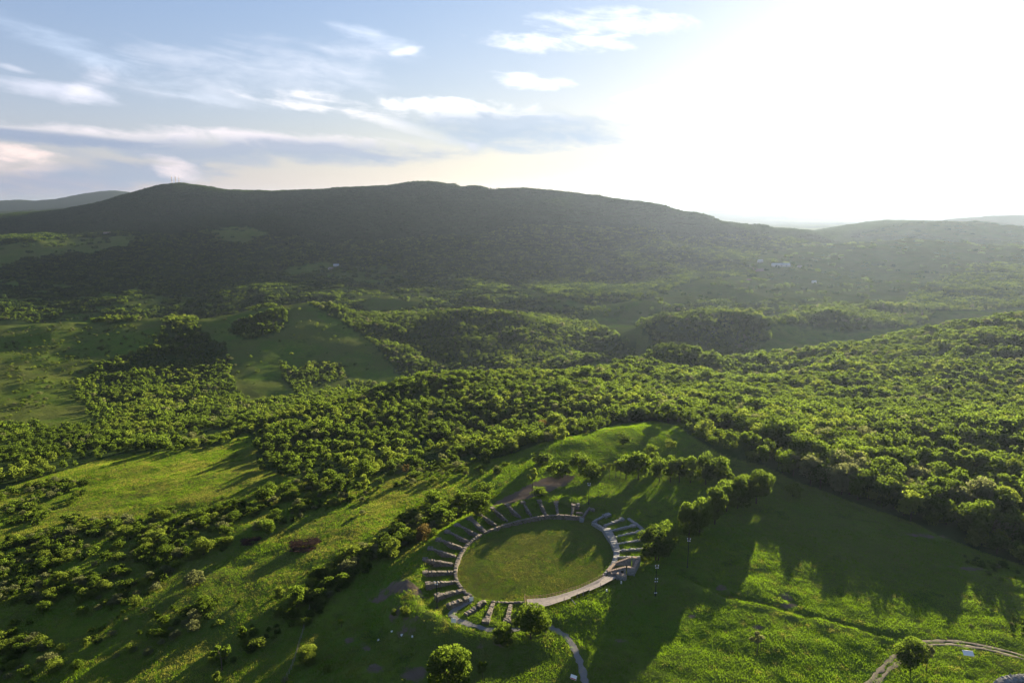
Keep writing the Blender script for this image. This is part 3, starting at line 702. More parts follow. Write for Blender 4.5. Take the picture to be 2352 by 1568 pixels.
def rough_block(name, c, sx, sy, z0, z1, ang, material, seed, parent=None, jit=.08):
    r = np.random.default_rng(seed); bm = bmesh.new()
    bmesh.ops.create_cube(bm, size=1.0); bmesh.ops.subdivide_edges(bm, edges=bm.edges[:], cuts=2, use_grid_fill=True)
    ca_, sa = math.cos(ang), math.sin(ang)
    for v in bm.verts:
        a, b = v.co.x * sx + r.uniform(-jit, jit), v.co.y * sy + r.uniform(-jit, jit)
        v.co = (c[0] + a * ca_ - b * sa, c[1] + a * sa + b * ca_, z0 + (v.co.z + .5) * (z1 - z0) + r.uniform(-jit, jit))
    me = bpy.data.meshes.new(name); bm.to_mesh(me); bm.free(); me.materials.append(material)
    o = bpy.data.objects.new(name, me); COL.objects.link(o)
    if parent is not None: o.parent = parent
    return o
RADIAL = [  # outer end, inner end (positions of the wall head in the photo), outer and inner head heights, thickness, what tells it apart
    ((1412, 255, 2.5), (1398, 332, 1.6), .8, 'radial stone wall beside the small pale slab, next to the far gateway'),
    ((1278, 240, 2.6), (1293, 328, 1.6), .9, 'radial stone wall pointing straight away at the far side of the arena'),
    ((1150, 245, 2.6), (1200, 326, 1.6), .9, 'radial stone wall just left of the one pointing straight away'),
    ((1025, 256, 2.6), (1090, 338, 1.6), .85, 'radial stone wall on the far side below the low round bush'),
    ((905, 276, 2.7), (1005, 350, 1.6), .9, 'radial stone wall with stout outer end below the bare earth'),
    ((790, 300, 2.7), (905, 376, 1.6), .8, 'thin radial stone wall under the lower tip of the bare earth'),
    ((690, 346, 2.7), (820, 406, 1.6), .8, 'thin radial stone wall right of the thickest one'),
    ((615, 376, 2.9), (735, 455, 1.7), 1.5, 'thickest radial stone wall, where the arena wall steps'),
    ((520, 430, 2.8), (690, 488, 1.6), 1.0, 'radial stone wall left of the thickest one, grass on its top'),
    ((445, 482, 2.8), (605, 532, 1.6), 1.0, 'radial stone wall second left of the thickest one'),
    ((378, 542, 2.8), (560, 582, 1.6), 1.0, 'radial stone wall with bulky dark outer end on the left side'),
    ((315, 607, 2.8), (510, 647, 1.6), 1.0, 'radial stone wall slanting gently on the left side'),
    ((275, 686, 2.8), (490, 706, 1.6), 1.0, 'long level radial stone wall at the left end of the arena'),
    ((275, 768, 2.8), (495, 766, 1.6), 1.0, 'straight radial stone wall at the leftmost point of the arena'),
    ((300, 854, 2.8), (522, 838, 1.6), 1.0, 'radial stone wall behind the head of the lamp mast'),
    ((375, 945, 2.7), (567, 905, 1.6), 1.2, 'radial stone wall crossed by the lamp mast pole'),
]
GR = 'radial walls of the amphitheatre'
def radial(a, b, th, lab, material, seed, group, head=True, inner=.75):
    p, q = at_z(*crop1(a[0], a[1]), a[2]), at_z(*crop1(b[0], b[1]), b[2])
    p[2] = max(p[2], float(zg(p[0], p[1])[0]) + .5); q[2] = max(q[2], float(zg(q[0], q[1])[0]) + .45)
    th *= 1.2
    o = wall_mesh('radial_wall', [p, (p + q) / 2 + np.array([0, 0, .1]), q], th, material, seed, wend=th * inner)
    tag(o, lab, 'stone wall', group)
    if head:
        ang = math.atan2(q[1] - p[1], q[0] - p[0])
        rough_block('buttress', p[:2], 1.7, th + .75, float(zg(p[0], p[1])[0]) - .5, p[2] + .12, ang, material, seed + 500, o)
    return o
for i, (a, b, th, lab) in enumerate(RADIAL): radial(a, b, th, lab, STONE, 900 + i, GR)
GL = 'low pale capped walls on the right of the arena'
for i, (a, b, th, m, lab) in enumerate((
        ((1782, 363, 1.6), (1645, 415, 1.3), .9, STONE_G, 'dark unrepaired radial wall on the right side of the arena'),
        ((1868, 412, 1.7), (1703, 452, 1.3), .8, CAP, 'pale capped radial wall with broad block end, upper of two'),
        ((1918, 457, 1.7), (1733, 500, 1.3), .8, CAP, 'pale capped radial wall with broad block end, lower of two'),
        ((1965, 517, 1.6), (1756, 552, 1.3), .7, CAP, 'pale capped thin radial wall running under the dark bush'),
        ((1950, 588, 1.6), (1756, 604, 1.3), .65, CAP, 'pale capped thin radial wall with a break near the dark bush'),
        ((1925, 655, 1.5), (1748, 662, 1.3), .5, CAP, 'thinnest pale radial wall, beside the stepped building'))):
    radial(a, b, th, lab, m, 930 + i, GL, head=i in (0, 1, 2), inner=1.0)
def long_wall(pts, width, m, seed, lab, name='arena_wall', wend=None, cat='stone wall'):
    P = W3(crop1, *pts); P = [(p[0], p[1], max(p[2], float(zg(p[0], p[1])[0]) + .35)) for p in P]
    return tag(wall_mesh(name, P, width, m, seed, wend=wend), lab, cat)
long_wall([(1472, 345, 1.6), (1395, 338, 1.6), (1300, 333, 1.6), (1200, 336, 1.6), (1100, 352, 1.6), (1000, 374, 1.6), (900, 402, 1.6), (820, 430, 1.6), (725, 465, 1.6)], .9, STONE, 961, 'long curved stone wall edging the far side of the arena')
long_wall([(705, 478, 1.7), (640, 520, 1.7), (590, 565, 1.7), (545, 630, 1.7), (515, 700, 1.7), (505, 770, 1.7), (520, 840, 1.7), (550, 885, 1.7), (585, 925, 1.7), (628, 948, 1.7)], 1.0, STONE, 962, 'curved stone wall edging the left end of the arena')
long_wall([(780, 1003, 1.0), (900, 1008, 1.0), (1035, 1003, 1.0)], .7, STONE, 963, 'low stone wall along the near edge of the arena, left of the wooden stand')
long_wall([(1560, 385, 1.2), (1590, 405, 1.3), (1650, 440, 1.3)], 1.2, STONE_G, 964, 'short ruined grey wall between the far gateway and the pale capped wall')
long_wall([(1663, 432, 1.5), (1690, 480, 1.5), (1720, 530, 1.5), (1742, 590, 1.5), (1742, 640, 1.5), (1725, 690, 1.5), (1690, 740, 1.4), (1640, 795, 1.3)], 3.1, CAP, 965, 'smooth pale capped wall curving along the right end of the arena', wend=.9)
long_wall([(1560, 385, 1.5), (1600, 362, 1.5), (1640, 340, 1.5)], .9, STONE_G, 966, 'right hand side wall of the far gateway', 'gateway_wall')
long_wall([(1642, 335, 1.9), (1690, 322, 1.9)], 1.9, STONE_G, 967, 'stone block at the outer end of the far gateway, right side', 'stone_block')
long_wall([(1480, 352, 1.6), (1502, 318, 1.7), (1530, 280, 1.8)], .8, STONE, 968, 'left hand side wall of the far gateway', 'gateway_wall')
long_wall([(1528, 278, 1.9), (1572, 290, 1.9)], 1.2, STONE, 969, 'outward turned end of the far gateway wall, left side', 'gateway_wall')
long_wall([(1462, 355, 1.3), (1490, 360, 1.3)], 1.6, CAP, 970, 'pale block at the inner corner of the far gateway', 'stone_block')
o_ = long_wall([(445, 1022, 2.2), (500, 1000, 2.2), (555, 982, 2.1)], 1.5, STONE, 971, 'short stout wall with reddish top on the left of the near entrance', 'gateway_wall')
long_wall([(570, 972, 1.9), (628, 955, 1.9)], 1.7, STONE, 972, 'stone pier carrying the white panel at the near entrance', 'gateway_wall')
long_wall([(585, 1085, 1.9), (625, 1065, 1.8), (662, 1040, 1.7)], 1.5, STONE, 973, 'short stout wall on the right of the near entrance', 'gateway_wall')
long_wall([(678, 1030, 1.8), (705, 996, 1.8), (742, 992, 1.7)], 1.3, STONE, 974, 'hooked stone wall at the inner corner of the near entrance', 'gateway_wall')
radial((743, 1142, 1.9), (797, 1012, 1.2), 1.15, 'radial wall before the arena, left of two', STONE, 975, 'near radial walls')
radial((905, 1135, 1.9), (930, 1018, 1.2), 1.15, 'radial wall before the arena, nearer the wooden stand', STONE, 976, 'near radial walls')
long_wall([(1830, 362, 1.35), (1880, 395, 1.35), (1925, 430, 1.35), (1958, 468, 1.35)], 1.3, STONE_G, 977, 'low ring of foundation stones on the outer right side', 'foundation_stones')
long_wall([(1425, 262, 2.2), (1455, 266, 2.2)], .9, STONE, 978, 'small stone footing inside the far bay by the gateway', 'stone_footing')
long_wall([(1432, 312, 1.5), (1485, 314, 1.5)], .5, COPING, 979, 'thin reddish stone footing inside the far bay', 'stone_footing')
p = at_z(*crop1(1448, 246), 2.6); tag(rough_block('stone_slab', p[:2], 1.1, .6, float(zg(p[0], p[1])[0]), 2.6, .1, CAP, 981, None, .03), 'small white slab lying by the far bay', 'stone slab')

# building with stepped walls
bl = empty('stepped_building', at_z(*cropE(900, 980), 1.0)); tag(bl, 'roofless stone building with stepped reddish wall tops beside the arena', 'ruin')
BO = np.array(bl.location)
def bl_part(o): o.location = tuple(-BO); o.parent = bl; return o
def stepped(a, b, th, seed, steps):
    """a wall that climbs from a to b in steps, with a coping slab on every step"""
    a, b = np.array(a), np.array(b); d = b - a; ln = math.hypot(d[0], d[1]); ang = math.atan2(d[1], d[0])
    V, F = [], []
    wl_ = None
    for i in range(steps):
        t0, t1 = i / steps, (i + 1) / steps; z = a[2] + d[2] * (i + .5) / steps
        p, q = a + d * t0, a + d * t1; c = (p + q) / 2
        zb = float(zg(c[0], c[1])[0]) - .5; n_ = np.array([-math.sin(ang), math.cos(ang)]) * th / 2
        base_ = len(V)
        for (e, zz) in ((p, zb), (q, zb), (q, z), (p, z)):
            V.append((e[0] + n_[0], e[1] + n_[1], zz)); V.append((e[0] - n_[0], e[1] - n_[1], zz))
        k = base_
        F += [(k, k + 2, k + 4, k + 6), (k + 1, k + 7, k + 5, k + 3), (k + 6, k + 4, k + 5, k + 7), (k, k + 6, k + 7, k + 1), (k + 2, k + 3, k + 5, k + 4)]
        bl_part(rough_block('coping_slab', c[:2], ln / steps * .98, th + .22, z + .004, z + .2, ang, COPING, seed + i, None, .015))
    bl_part(mesh_obj('wall', V, F, STONE_G, None, False))
E = lambda x, y, z: at_z(*cropE(x, y), z)
stepped(E(770, 903, 1.9), E(1010, 815, 4.1), .7, 1001, 9)
stepped(E(650, 1035, 1.9), E(930, 963, 4.1), .7, 1031, 10)
def coped(a, b, th, seed, depth=None):
    a, b = np.array(a), np.array(b); d = b - a; ang = math.atan2(d[1], d[0]); c = (a + b) / 2; ln = math.hypot(d[0], d[1])
    zb = float(zg(c[0], c[1])[0]) - .6
    bl_part(rough_block('wall', c[:2], ln, th, zb, c[2], ang, STONE_G, seed, None, .02))
    k = max(1, int(ln / 1.2))
    for i in range(k):
        e = a + d * (i + .5) / k
        bl_part(rough_block('coping_slab', e[:2], ln / k * .97, th + .25, c[2] + .006, c[2] + .22, ang, COPING, seed + 3 + i, None, .015))
coped(E(1030, 815, 4.1), E(1150, 832, 4.1), .75, 1060)
coped(E(950, 963, 4.1), E(1070, 985, 4.1), .75, 1070)
coped(E(1112, 858, 3.9), E(1062, 962, 3.9), .7, 1080)
coped(E(752, 915, 2.0), E(652, 1022, 2.0), .8, 1090)
coped(E(700, 1072, 2.2), E(785, 1050, 2.6), .7, 1100)
coped(E(795, 1055, 3.2), E(930, 1103, 3.2), 1.1, 1110)
pd_ = E(872, 1050, 2.0); q_ = E(930, 963, 4.1) - E(650, 1035, 1.9)
nb_ = np.array([q_[1], -q_[0]]) / math.hypot(q_[0], q_[1]) * .36
mid_ = E(650, 1035, 1.9)[:2] + q_[:2] * .80 + nb_
bl_part(rough_block('doorway', mid_, .9, .06, float(zg(*mid_)[0]), float(zg(*mid_)[0]) + 1.9, math.atan2(q_[1], q_[0]), BLACKM, 1120, None, .0))

# wooden stand along the near right edge of the arena
st = empty('wooden_stand', (*arena_pt(arena_ang(*at_z(*crop1(1300, 950), 1)[:2]), 2.5), 1.5)); tag(st, 'curved wooden stand of weathered boards with a brown railing', 'grandstand')
SO = np.array(st.location)
def st_part(o): o.location = tuple(-SO); o.parent = st; return o
def resample(P, n):
    P = np.array(P); s = np.concatenate([[0], np.cumsum(np.hypot(*np.diff(P[:, :2], axis=0).T))]); t = np.linspace(0, s[-1], n)
    return np.stack([np.interp(t, s, P[:, k]) for k in range(P.shape[1])], -1)
NSEG, NROW = 14, 8
inn = resample(W3(crop1, (1052, 980, 1.7), (1200, 970, 1.7), (1300, 948, 1.7), (1450, 900, 1.7), (1560, 850, 1.7), (1650, 800, 1.7)), NSEG + 1)
out = resample(W3(crop1, (1062, 1042, 2.9), (1210, 1025, 2.9), (1330, 985, 2.9), (1420, 955, 2.9), (1520, 915, 2.9), (1640, 862, 2.9), (1740, 808, 2.9)), NSEG + 1)
def plank(name, a, b, c, d, th, m, par):
    """board with the four top corners a b c d"""
    V = [tuple(x) for x in (a, b, c, d)] + [(x[0], x[1], x[2] - th) for x in (a, b, c, d)]
    F = [(0, 1, 2, 3), (7, 6, 5, 4), (0, 4, 5, 1), (1, 5, 6, 2), (2, 6, 7, 3), (3, 7, 4, 0)]
    return par(mesh_obj(name, V, F, m, None, False))
rb = random.Random(5)
for i in range(NSEG):
    for j in range(NROW):
        if j == NROW - 1 and i in (6, 7, 8): continue
        t0, t1 = j / NROW, (j + .94) / NROW
        z = 1.75 + 1.15 * ((j // 2) * 2 + .5) / NROW + rb.uniform(-.02, .02)
        e = .012
        A, B = inn[i] + (inn[i + 1] - inn[i]) * e, inn[i + 1] - (inn[i + 1] - inn[i]) * e
        Cc, Dd = out[i + 1] - (out[i + 1] - out[i]) * e, out[i] + (out[i + 1] - out[i]) * e
        q = [A + (Dd - A) * t0, B + (Cc - B) * t0, B + (Cc - B) * t1, A + (Dd - A) * t1]
        for w_ in q: w_[2] = z
        plank('board', *q, .08, WOODB, st_part)
def bar(name, a, b, r, m, par, sides=6):
    V, F = [], []; limb(V, F, a, b, r, r, sides)
    return par(mesh_obj(name, V, F, m, None, False))
for i in range(NSEG):
    for zz in (.55, 1.05):
        bar('rail', inn[i] + np.array([0, 0, zz + .05]), inn[i + 1] + np.array([0, 0, zz + .05]), .06, WOODR, st_part)
for i in range(2 * NSEG + 1):
    a = inn[i // 2] if i % 2 == 0 else (inn[i // 2] + inn[i // 2 + 1]) / 2
    bar('railing_post', a + np.array([0, 0, -1.7]), a + np.array([0, 0, 1.25]), .075, WOODR, st_part)
for i in (7, 8, 9, 5, 11):
    a = out[i] + (inn[i] - out[i]) * .05
    bar('railing_post', a + np.array([0, 0, -1.0]), a + np.array([0, 0, .7]), .07, WOODB, st_part)
st_part(wall_mesh('front_wall', [(p[0], p[1], 1.45) for p in inn], .4, STONE, 1200, rough=.03))
dv = (out[0] - inn[0]); tdir = (inn[0] - inn[1]); tdir /= np.linalg.norm(tdir)
e0, e1 = inn[0] + tdir * .5, out[0] + tdir * .5
for zz in (1.1, 1.9, 2.7):
    plank('end_board', e0 + np.array([0, 0, zz - 1.2]), e1 + np.array([0, 0, zz - 2.2]), e1 + tdir * .14 + np.array([0, 0, zz - 2.2]), e0 + tdir * .14 + np.array([0, 0, zz - 1.2]), .6, WOODR if zz > 1.5 else WOODB, st_part)
bar('railing_post', e0 + np.array([0, 0, -1.6]), e0 + np.array([0, 0, 1.9]), .13, WOODR, st_part)
bar('railing_post', e1 + np.array([0, 0, -2.6]), e1 + np.array([0, 0, 1.0]), .10, WOODR, st_part)
lr = out[6]; plank('loose_board', lr + np.array([0, -.2, -.5]), lr + np.array([1.1, -2.4, -.9]), lr + np.array([1.35, -2.3, -.9]), lr + np.array([.25, -.1, -.5]), .06, WOODB, st_part)

# ------------------------------------------------------------------ lamp masts, boards, fence, bin
def px_h(cf, x, top, base):
    bx, by = cf(x, base); _, ty = cf(x, top); p = ground_at(bx, by); D = math.dist(p, (0, 0, CAMZ))
    mpp = D / 1568 / (1 + ((bx - 1176) ** 2 + (by - 784) ** 2) / 1568 ** 2) ** .5
    return p, (by - ty) * mpp / math.cos(math.asin((CAMZ - p[2]) / D))
def box_m(name, c, sx, sy, sz, m, parent, rot=(0, 0, 0), bev=.02):
    bm = bmesh.new(); bmesh.ops.create_cube(bm, size=1.0)
    for v in bm.verts: v.co = Vector((v.co.x * sx, v.co.y * sy, v.co.z * sz))
    if bev: bmesh.ops.bevel(bm, geom=bm.edges[:], offset=min(bev, sx / 3, sy / 3, sz / 3), segments=1, affect='EDGES')
    me = bpy.data.meshes.new(name); bm.to_mesh(me); bm.free(); me.materials.append(m)
    o = bpy.data.objects.new(name, me); COL.objects.link(o); o.location = c; o.rotation_euler = rot
    if parent is not None: o.parent = parent
    return o
def lamp_mast(x, top, base, lab, extra=()):
    p, h = px_h(crop1, x, top, base)
    t = empty('lamp_mast', p, random.uniform(-.3, .3)); tag(t, lab, 'lamp mast', 'floodlight masts round the amphitheatre')
    V, F = [], []; limb(V, F, (0, 0, -.3), (0, 0, h * .5), .15, .12, 8); limb(V, F, (0, 0, h * .5), (0, 0, h), .12, .09, 8)
    mesh_obj('pole', V, F, BLACKM, t, False)
    box_m('base_plate', (0, 0, .08), .6, .6, .16, BLACKM, t)
    for k, (dz, lights) in enumerate([(h - .25, (-.45, .45)), (h - 1.0, (-.3, .35))] + [(h * q, s_) for q, s_ in extra]):
        box_m('crossarm', (0, 0, dz), 1.2, .09, .09, BLACKM, t)
        for dx in lights:
            f = box_m('floodlight', (dx, -.2, dz), .34, .22, .38, BLACKM, t, (R(-25), 0, 0), .05)
            g_ = box_m('lens', (0, -.12, 0), .28, .03, .32, WHITEP, f, (0, 0, 0), .01)
    return t
lamp_mast(1527, 93, 250, 'black lamp mast at the far side, above the gateway')
lamp_mast(2283, 520, 733, 'black lamp mast behind the slanting row, on the meadow')
m3 = lamp_mast(2038, 728, 950, 'black lamp mast with extra white floodlights halfway, right of the stand', ((.56, (.35, -.3)), (.47, (-.35, .3)), (.10, (-.25, .25))))
lamp_mast(367, 853, 1045, 'black lamp mast inside the left bays of the amphitheatre')
def board(pt, w, h, clear, tilt, m, lab, name='info_board', cat='info board', rot=0.0, frame=None):
    p = ground_at(*pt); t = empty(name, p, rot); tag(t, lab, cat)
    for s_ in (-1, 1): bar('leg', (s_ * w * .4, .05, -.2), (s_ * w * .4, .05, clear + h * .5 * math.cos(tilt)), .05, POSTW, lambda o: (setattr(o, 'parent', t), o)[1])
    pn = box_m('panel', (0, 0, clear + h * .5 * math.cos(tilt)), w, .06, h, m, t, (tilt, 0, 0), .015)
    return t, pn
board(crop1(485, 1170), .8, 1.5, .5, 0, WHITEP, 'left of the two white boards at the bend of the path', rot=.2)
board(crop1(503, 1172), .8, 1.4, .5, 0, WHITEP, 'right of the two white boards at the bend of the path', rot=-.3)
board(src(2362, 1606), 2.6, 1.5, 1.1, R(-62), WHITEP, 'tilted white board on dark legs beside the dirt road', rot=-.2)
t_, pn_ = board(src(1400, 1662), 1.7, 1.1, .7, R(-40), WHITEP, 'white board with a red lower band at the bottom edge by the path', rot=-.5)
box_m('red_band', (0, -.036, -.38), 1.6, .02, .25, REDP, pn_, (0, 0, 0), .0)
p = at_z(*crop1(628, 985), .9); t = empty('wall_panel', (p[0], p[1] - .5, float(zg(p[0], p[1])[0])), .3); tag(t, 'white panel fixed to the stone pier of the near entrance', 'info board')
box_m('panel', (0, 0, .75), 1.5, .08, 1.4, WHITEP, t); box_m('foot', (0, 0, .03), 1.3, .1, .1, POSTW, t)
p = ground_at(*crop1(1208, 1212)); t = empty('litter_bin', p); tag(t, 'dark litter bin beside the big tree where the path emerges', 'bin')
V, F = [], []; limb(V, F, (0, 0, 0), (0, 0, 1.15), .34, .42, 10); mesh_obj('body', V, F, BLACKM, t, False); V, F = [], []; limb(V, F, (0, 0, 1.15), (0, 0, 1.3), .45, .2, 10); mesh_obj('lid', V, F, BLACKM, t, False)
for i, (x, y) in enumerate(((805, 602), (880, 627), (962, 640), (702, 668))):
    p = ground_at(*crop3(x, y)); tag(rough_block('white_stone', p[:2], .5, .4, p[2] - .1, p[2] + .3, i, WHITEP, 1300 + i, None, .1), 'white stone lying in the dark grass under the rim', 'stone', 'white stones under the rim')
for i, (x, y) in enumerate(((857, 1217), (632, 1340))):
    p = ground_at(*cropE(x, y)); tag(rough_block('white_marker', p[:2], .35, .35, p[2] - .1, p[2] + .75, i, WHITEP, 1310 + i, None, .03), ('small white marker post below the end of the stand', 'small white marker post in the grass under the middle of the stand')[i], 'marker post')
fp = [ground_at(*crop3(*q)) for q in ((178, 430), (150, 530), (128, 600), (103, 680), (82, 750), (62, 820), (40, 880), (12, 940), (-12, 990))]
fe = empty('wire_fence', fp[4]); tag(fe, 'thin wire fence with wooden posts running down the left slope', 'fence')
FO = np.array(fe.location)
def fe_part(o): o.location = tuple(-FO); o.parent = fe; return o
fp = resample(fp, 19)
for q in fp: bar('post', (q[0], q[1], zg(q[0], q[1])[0] - .3), (q[0], q[1], zg(q[0], q[1])[0] + 1.6), .07, POSTW, fe_part)
for dz in (.5, 1.0, 1.5):
    V, F = [], []
    for a, b in zip(fp[:-1], fp[1:]): limb(V, F, (a[0], a[1], zg(a[0], a[1])[0] + dz), (b[0], b[1], zg(b[0], b[1])[0] + dz), .02, .02, 4)
    fe_part(mesh_obj('wire', V, F, POSTW, None, False))
# rubble wall in the lower right corner
rw = [ground_at(*src(*q)) for q in ((2428, 1672), (2440, 1660), (2470, 1653), (2510, 1649), (2560, 1650))]
rwall = tag(wall_mesh('rubble_wall', [(q[0], q[1] - 1.2, q[2] + .9) for q in rw], 2.2, STONE_G, 1400, rough=.2), 'curved grey rubble wall in the lower right corner', 'stone wall')
bm = bmesh.new(); rr = random.Random(9); rws = resample(rw, 60)
for q in rws:
    for k in range(7):
        o2 = rr.uniform(-1.3, 1.3); mtx = bmesh.ops.create_icosphere(bm, subdivisions=1, radius=rr.uniform(.18, .34))
        cc = Vector((q[0] + rr.uniform(-.3, .3), q[1] - 1.2 + o2, q[2] + 1.0 - abs(o2) * .35 + rr.uniform(-.1, .1)))
        for v in mtx['verts']: v.co = Vector((v.co.x * rr.uniform(.9, 1.4), v.co.y, v.co.z * .8)) + cc
me = bpy.data.meshes.new('loose_stones'); bm.to_mesh(me); bm.free(); me.materials.append(STONE_G)
o = bpy.data.objects.new('loose_stones', me); COL.objects.link(o); o.parent = rwall; o['kind'] = 'stuff'

# ------------------------------------------------------------------ far buildings, masts and chimneys
def house(pt, L_, W_, hh, rh, rot, wm, rm, lab, cat='house', name='house'):
    p = ground_at(*pt); t = empty(name, (p[0], p[1], p[2]), rot); tag(t, lab, cat)
    box_m('wall', (0, 0, hh / 2 - .5), L_, W_, hh + 1, wm, t, bev=0)
    a, b, e = L_ / 2 + .5, W_ / 2 + .6, .25
    V = [(-a, -b, hh), (a, -b, hh), (a, b, hh), (-a, b, hh), (-a, 0, hh + rh), (a, 0, hh + rh), (-a, -b, hh + e), (a, -b, hh + e), (a, b, hh + e), (-a, b, hh + e)]
    F = [(6, 7, 5, 4), (8, 9, 4, 5), (0, 3, 2, 1), (0, 1, 7, 6), (2, 3, 9, 8), (0, 6, 4, 9, 3), (1, 2, 8, 5, 7)]
    mesh_obj('roof', V, F, rm, t, False)
    for i in range(3):
        box_m('window', ((i - 1) * L_ * .28, -W_ / 2 - .02, hh * .55), L_ * .09, .1, hh * .35, BLACKM, t, bev=0)
    return t
house(src(1906, 650), 46, 14, 4.5, 3.5, -.05, WALLP, ROOFW, 'long low barn with a pale metal roof in the valley', 'barn', 'barn')
house(src(1856, 640), 12, 9, 4, 3, .4, WALLP, ROOFW, 'small pale roofed shed left of the long barn', 'shed', 'shed')
house(src(1952, 653), 10, 8, 3.5, 2.5, .2, WALLP, ROOFT, 'small dull shed right of the long barn', 'shed', 'shed')
house(src(821, 652), 15, 9, 5, 3.5, .3, WALLP, ROOFW, 'pale roofed house on the wooded lower mountain slope', 'house')
house(src(808, 660), 13, 9, 5, 3.5, -.4, WALLP, ROOFT, 'grey roofed house beside the pale roofed one on the mountain slope', 'house')
house(src(1987, 691), 9, 7, 3.5, 2.5, .1, WALLP, ROOFW, 'tiny pale hut alone in the valley below the barn', 'hut', 'hut')
house(src(262, 573), 20, 10, 5, 4, .2, WALLP, ROOFT, 'house at the end of the far green field on the left', 'house')
def radio_mast(x, y, hpx, lab, drums):
    bx, by = src(x, y); X_, Y_, _ = at_depth(bx, by, 3500.0); z_ = float(zg(X_, Y_)[0]); h = hpx * .9408 / 1568 * 3500 + 9
    t = empty('radio_mast', (X_, Y_, z_)); tag(t, lab, 'radio mast', 'radio masts on the hilltop')
    ns = 6
    for i in range(ns):
        z0, z1 = h * i / ns, h * (i + 1) / ns; w0, w1 = 1.9 - 1.3 * i / ns, 1.9 - 1.3 * (i + 1) / ns
        V, F = [], []
        c_ = [(-1, -1), (1, -1), (1, 1), (-1, 1)]
        for k in range(4):
            a, b = c_[k], c_[(k + 1) % 4]
            limb(V, F, (a[0] * w0, a[1] * w0, z0), (a[0] * w1, a[1] * w1, z1), .22, .22, 4)
            limb(V, F, (a[0] * w0, a[1] * w0, z0), (b[0] * w1, b[1] * w1, z1), .12, .12, 4)
            limb(V, F, (b[0] * w0, b[1] * w0, z0), (a[0] * w1, a[1] * w1, z1), .12, .12, 4)
        mesh_obj('lattice_section', V, F, MASTR if i % 2 == 0 else MASTW, t, False)
    for q in drums:
        V, F = [], []; limb(V, F, (-.5, -1.2, h * q), (-.5, -2.2, h * q), 1.5, 1.5, 12); mesh_obj('dish', V, F, MASTW, t, False)
    V, F = [], []; limb(V, F, (0, 0, h), (0, 0, h + 5), .2, .1, 5); mesh_obj('antenna', V, F, BLACKM, t, False)
radio_mast(419.7, 444, 15.3, 'tallest slim red and white radio mast, first on the hilltop', (.55,))
radio_mast(428.9, 443.4, 14, 'thicker red and white radio mast in the middle on the hilltop', (.35, .6, .75))
radio_mast(436.9, 442.7, 10.8, 'shortest radio mast, last on the hilltop', ())
for x, lab in ((1993, 'left of two thin chimneys far off on the hazy plain'), (2022, 'right of two thin chimneys far off on the hazy plain')):
    X_, Y_, _ = at_depth(*src(x, 540), 9500.0); t = empty('chimney', (X_, Y_, float(zg(X_, Y_)[0]))); tag(t, lab, 'chimney', 'chimneys on the plain')
    V, F = [], []; limb(V, F, (0, 0, -5), (0, 0, 150), 9, 5.5, 14); mesh_obj('stack', V, F, CONCR, t, False)
    V, F = [], []; limb(V, F, (0, 0, 150.2), (0, 0, 154), 6.2, 6.2, 14); mesh_obj('rim', V, F, CONCR, t, False)

# ------------------------------------------------------------------ tree and bush shapes
def leaf_cloud(seed, n, leaf, z0, lobes, lob_r, flat=1.0, fill=.12, taper=0.0, dome=1.0):
    """leaf-clump faces of a crown 1 m wide and 1 m high (z from z0 to 1): uneven lobes, gaps between them"""
    r = np.random.default_rng(seed)
    cz, hz = (1 + z0) / 2, (1 - z0) / 2
    Ls = []
    while len(Ls) < lobes:
        d = r.normal(size=3); d /= np.linalg.norm(d)
        if d[2] < -.85: continue
        k = r.uniform(.45, .80)
        h = d[2] * k
        wd = .5 * (1 - taper * (h * .5 + .5))
        Ls.append((d[0] * k * wd, d[1] * k * wd, cz + h * hz * dome, lob_r * r.uniform(.7, 1.25)))
    Ls = np.array(Ls)
    k = r.integers(0, lobes, n)
    d = r.normal(size=(n, 3)); d /= np.linalg.norm(d, axis=1)[:, None]
    rad = Ls[k, 3] * np.where(r.random(n) < fill, r.random(n) ** .5 * .8, r.uniform(.8, 1.06, n))
    c = Ls[k, :3] + d * rad[:, None] * np.array([1, 1, 2 * hz * flat])
    c[:, 2] = np.maximum(c[:, 2], z0 + r.uniform(-.02, .06, n))
    # faces: bent quads of random lie, loosely turned outward
    nrm = d + r.normal(size=(n, 3)) * .75; nrm /= np.linalg.norm(nrm, axis=1)[:, None]
    a = np.cross(nrm, r.normal(size=(n, 3))); a /= np.linalg.norm(a, axis=1)[:, None]
    b = np.cross(nrm, a)
    s = leaf * r.uniform(.6, 1.3, n)[:, None]
    asp = r.uniform(.55, .95, n)[:, None]
    bend = nrm * s * r.uniform(-.25, .25, n)[:, None]
    sc3 = np.array([1, 1, 1.0])
    V = np.stack([c - a * s * .5, c - b * s * asp * .5 + bend, c + a * s * .5, c + b * s * asp * .5 + bend], 1) * sc3
    return V.reshape(-1, 3)
def mesh_from_quads(name, V, material):
    n = len(V) // 4
    me = bpy.data.meshes.new(name)
    me.vertices.add(len(V)); me.vertices.foreach_set('co', V.astype(np.float32).ravel())
    me.loops.add(len(V)); me.loops.foreach_set('vertex_index', np.arange(len(V), dtype=np.int32))
    me.polygons.add(n); me.polygons.foreach_set('loop_start', (np.arange(n) * 4).astype(np.int32))
    me.polygons.foreach_set('loop_total', np.full(n, 4, np.int32))
    me.materials.append(material); me.update()
    return me
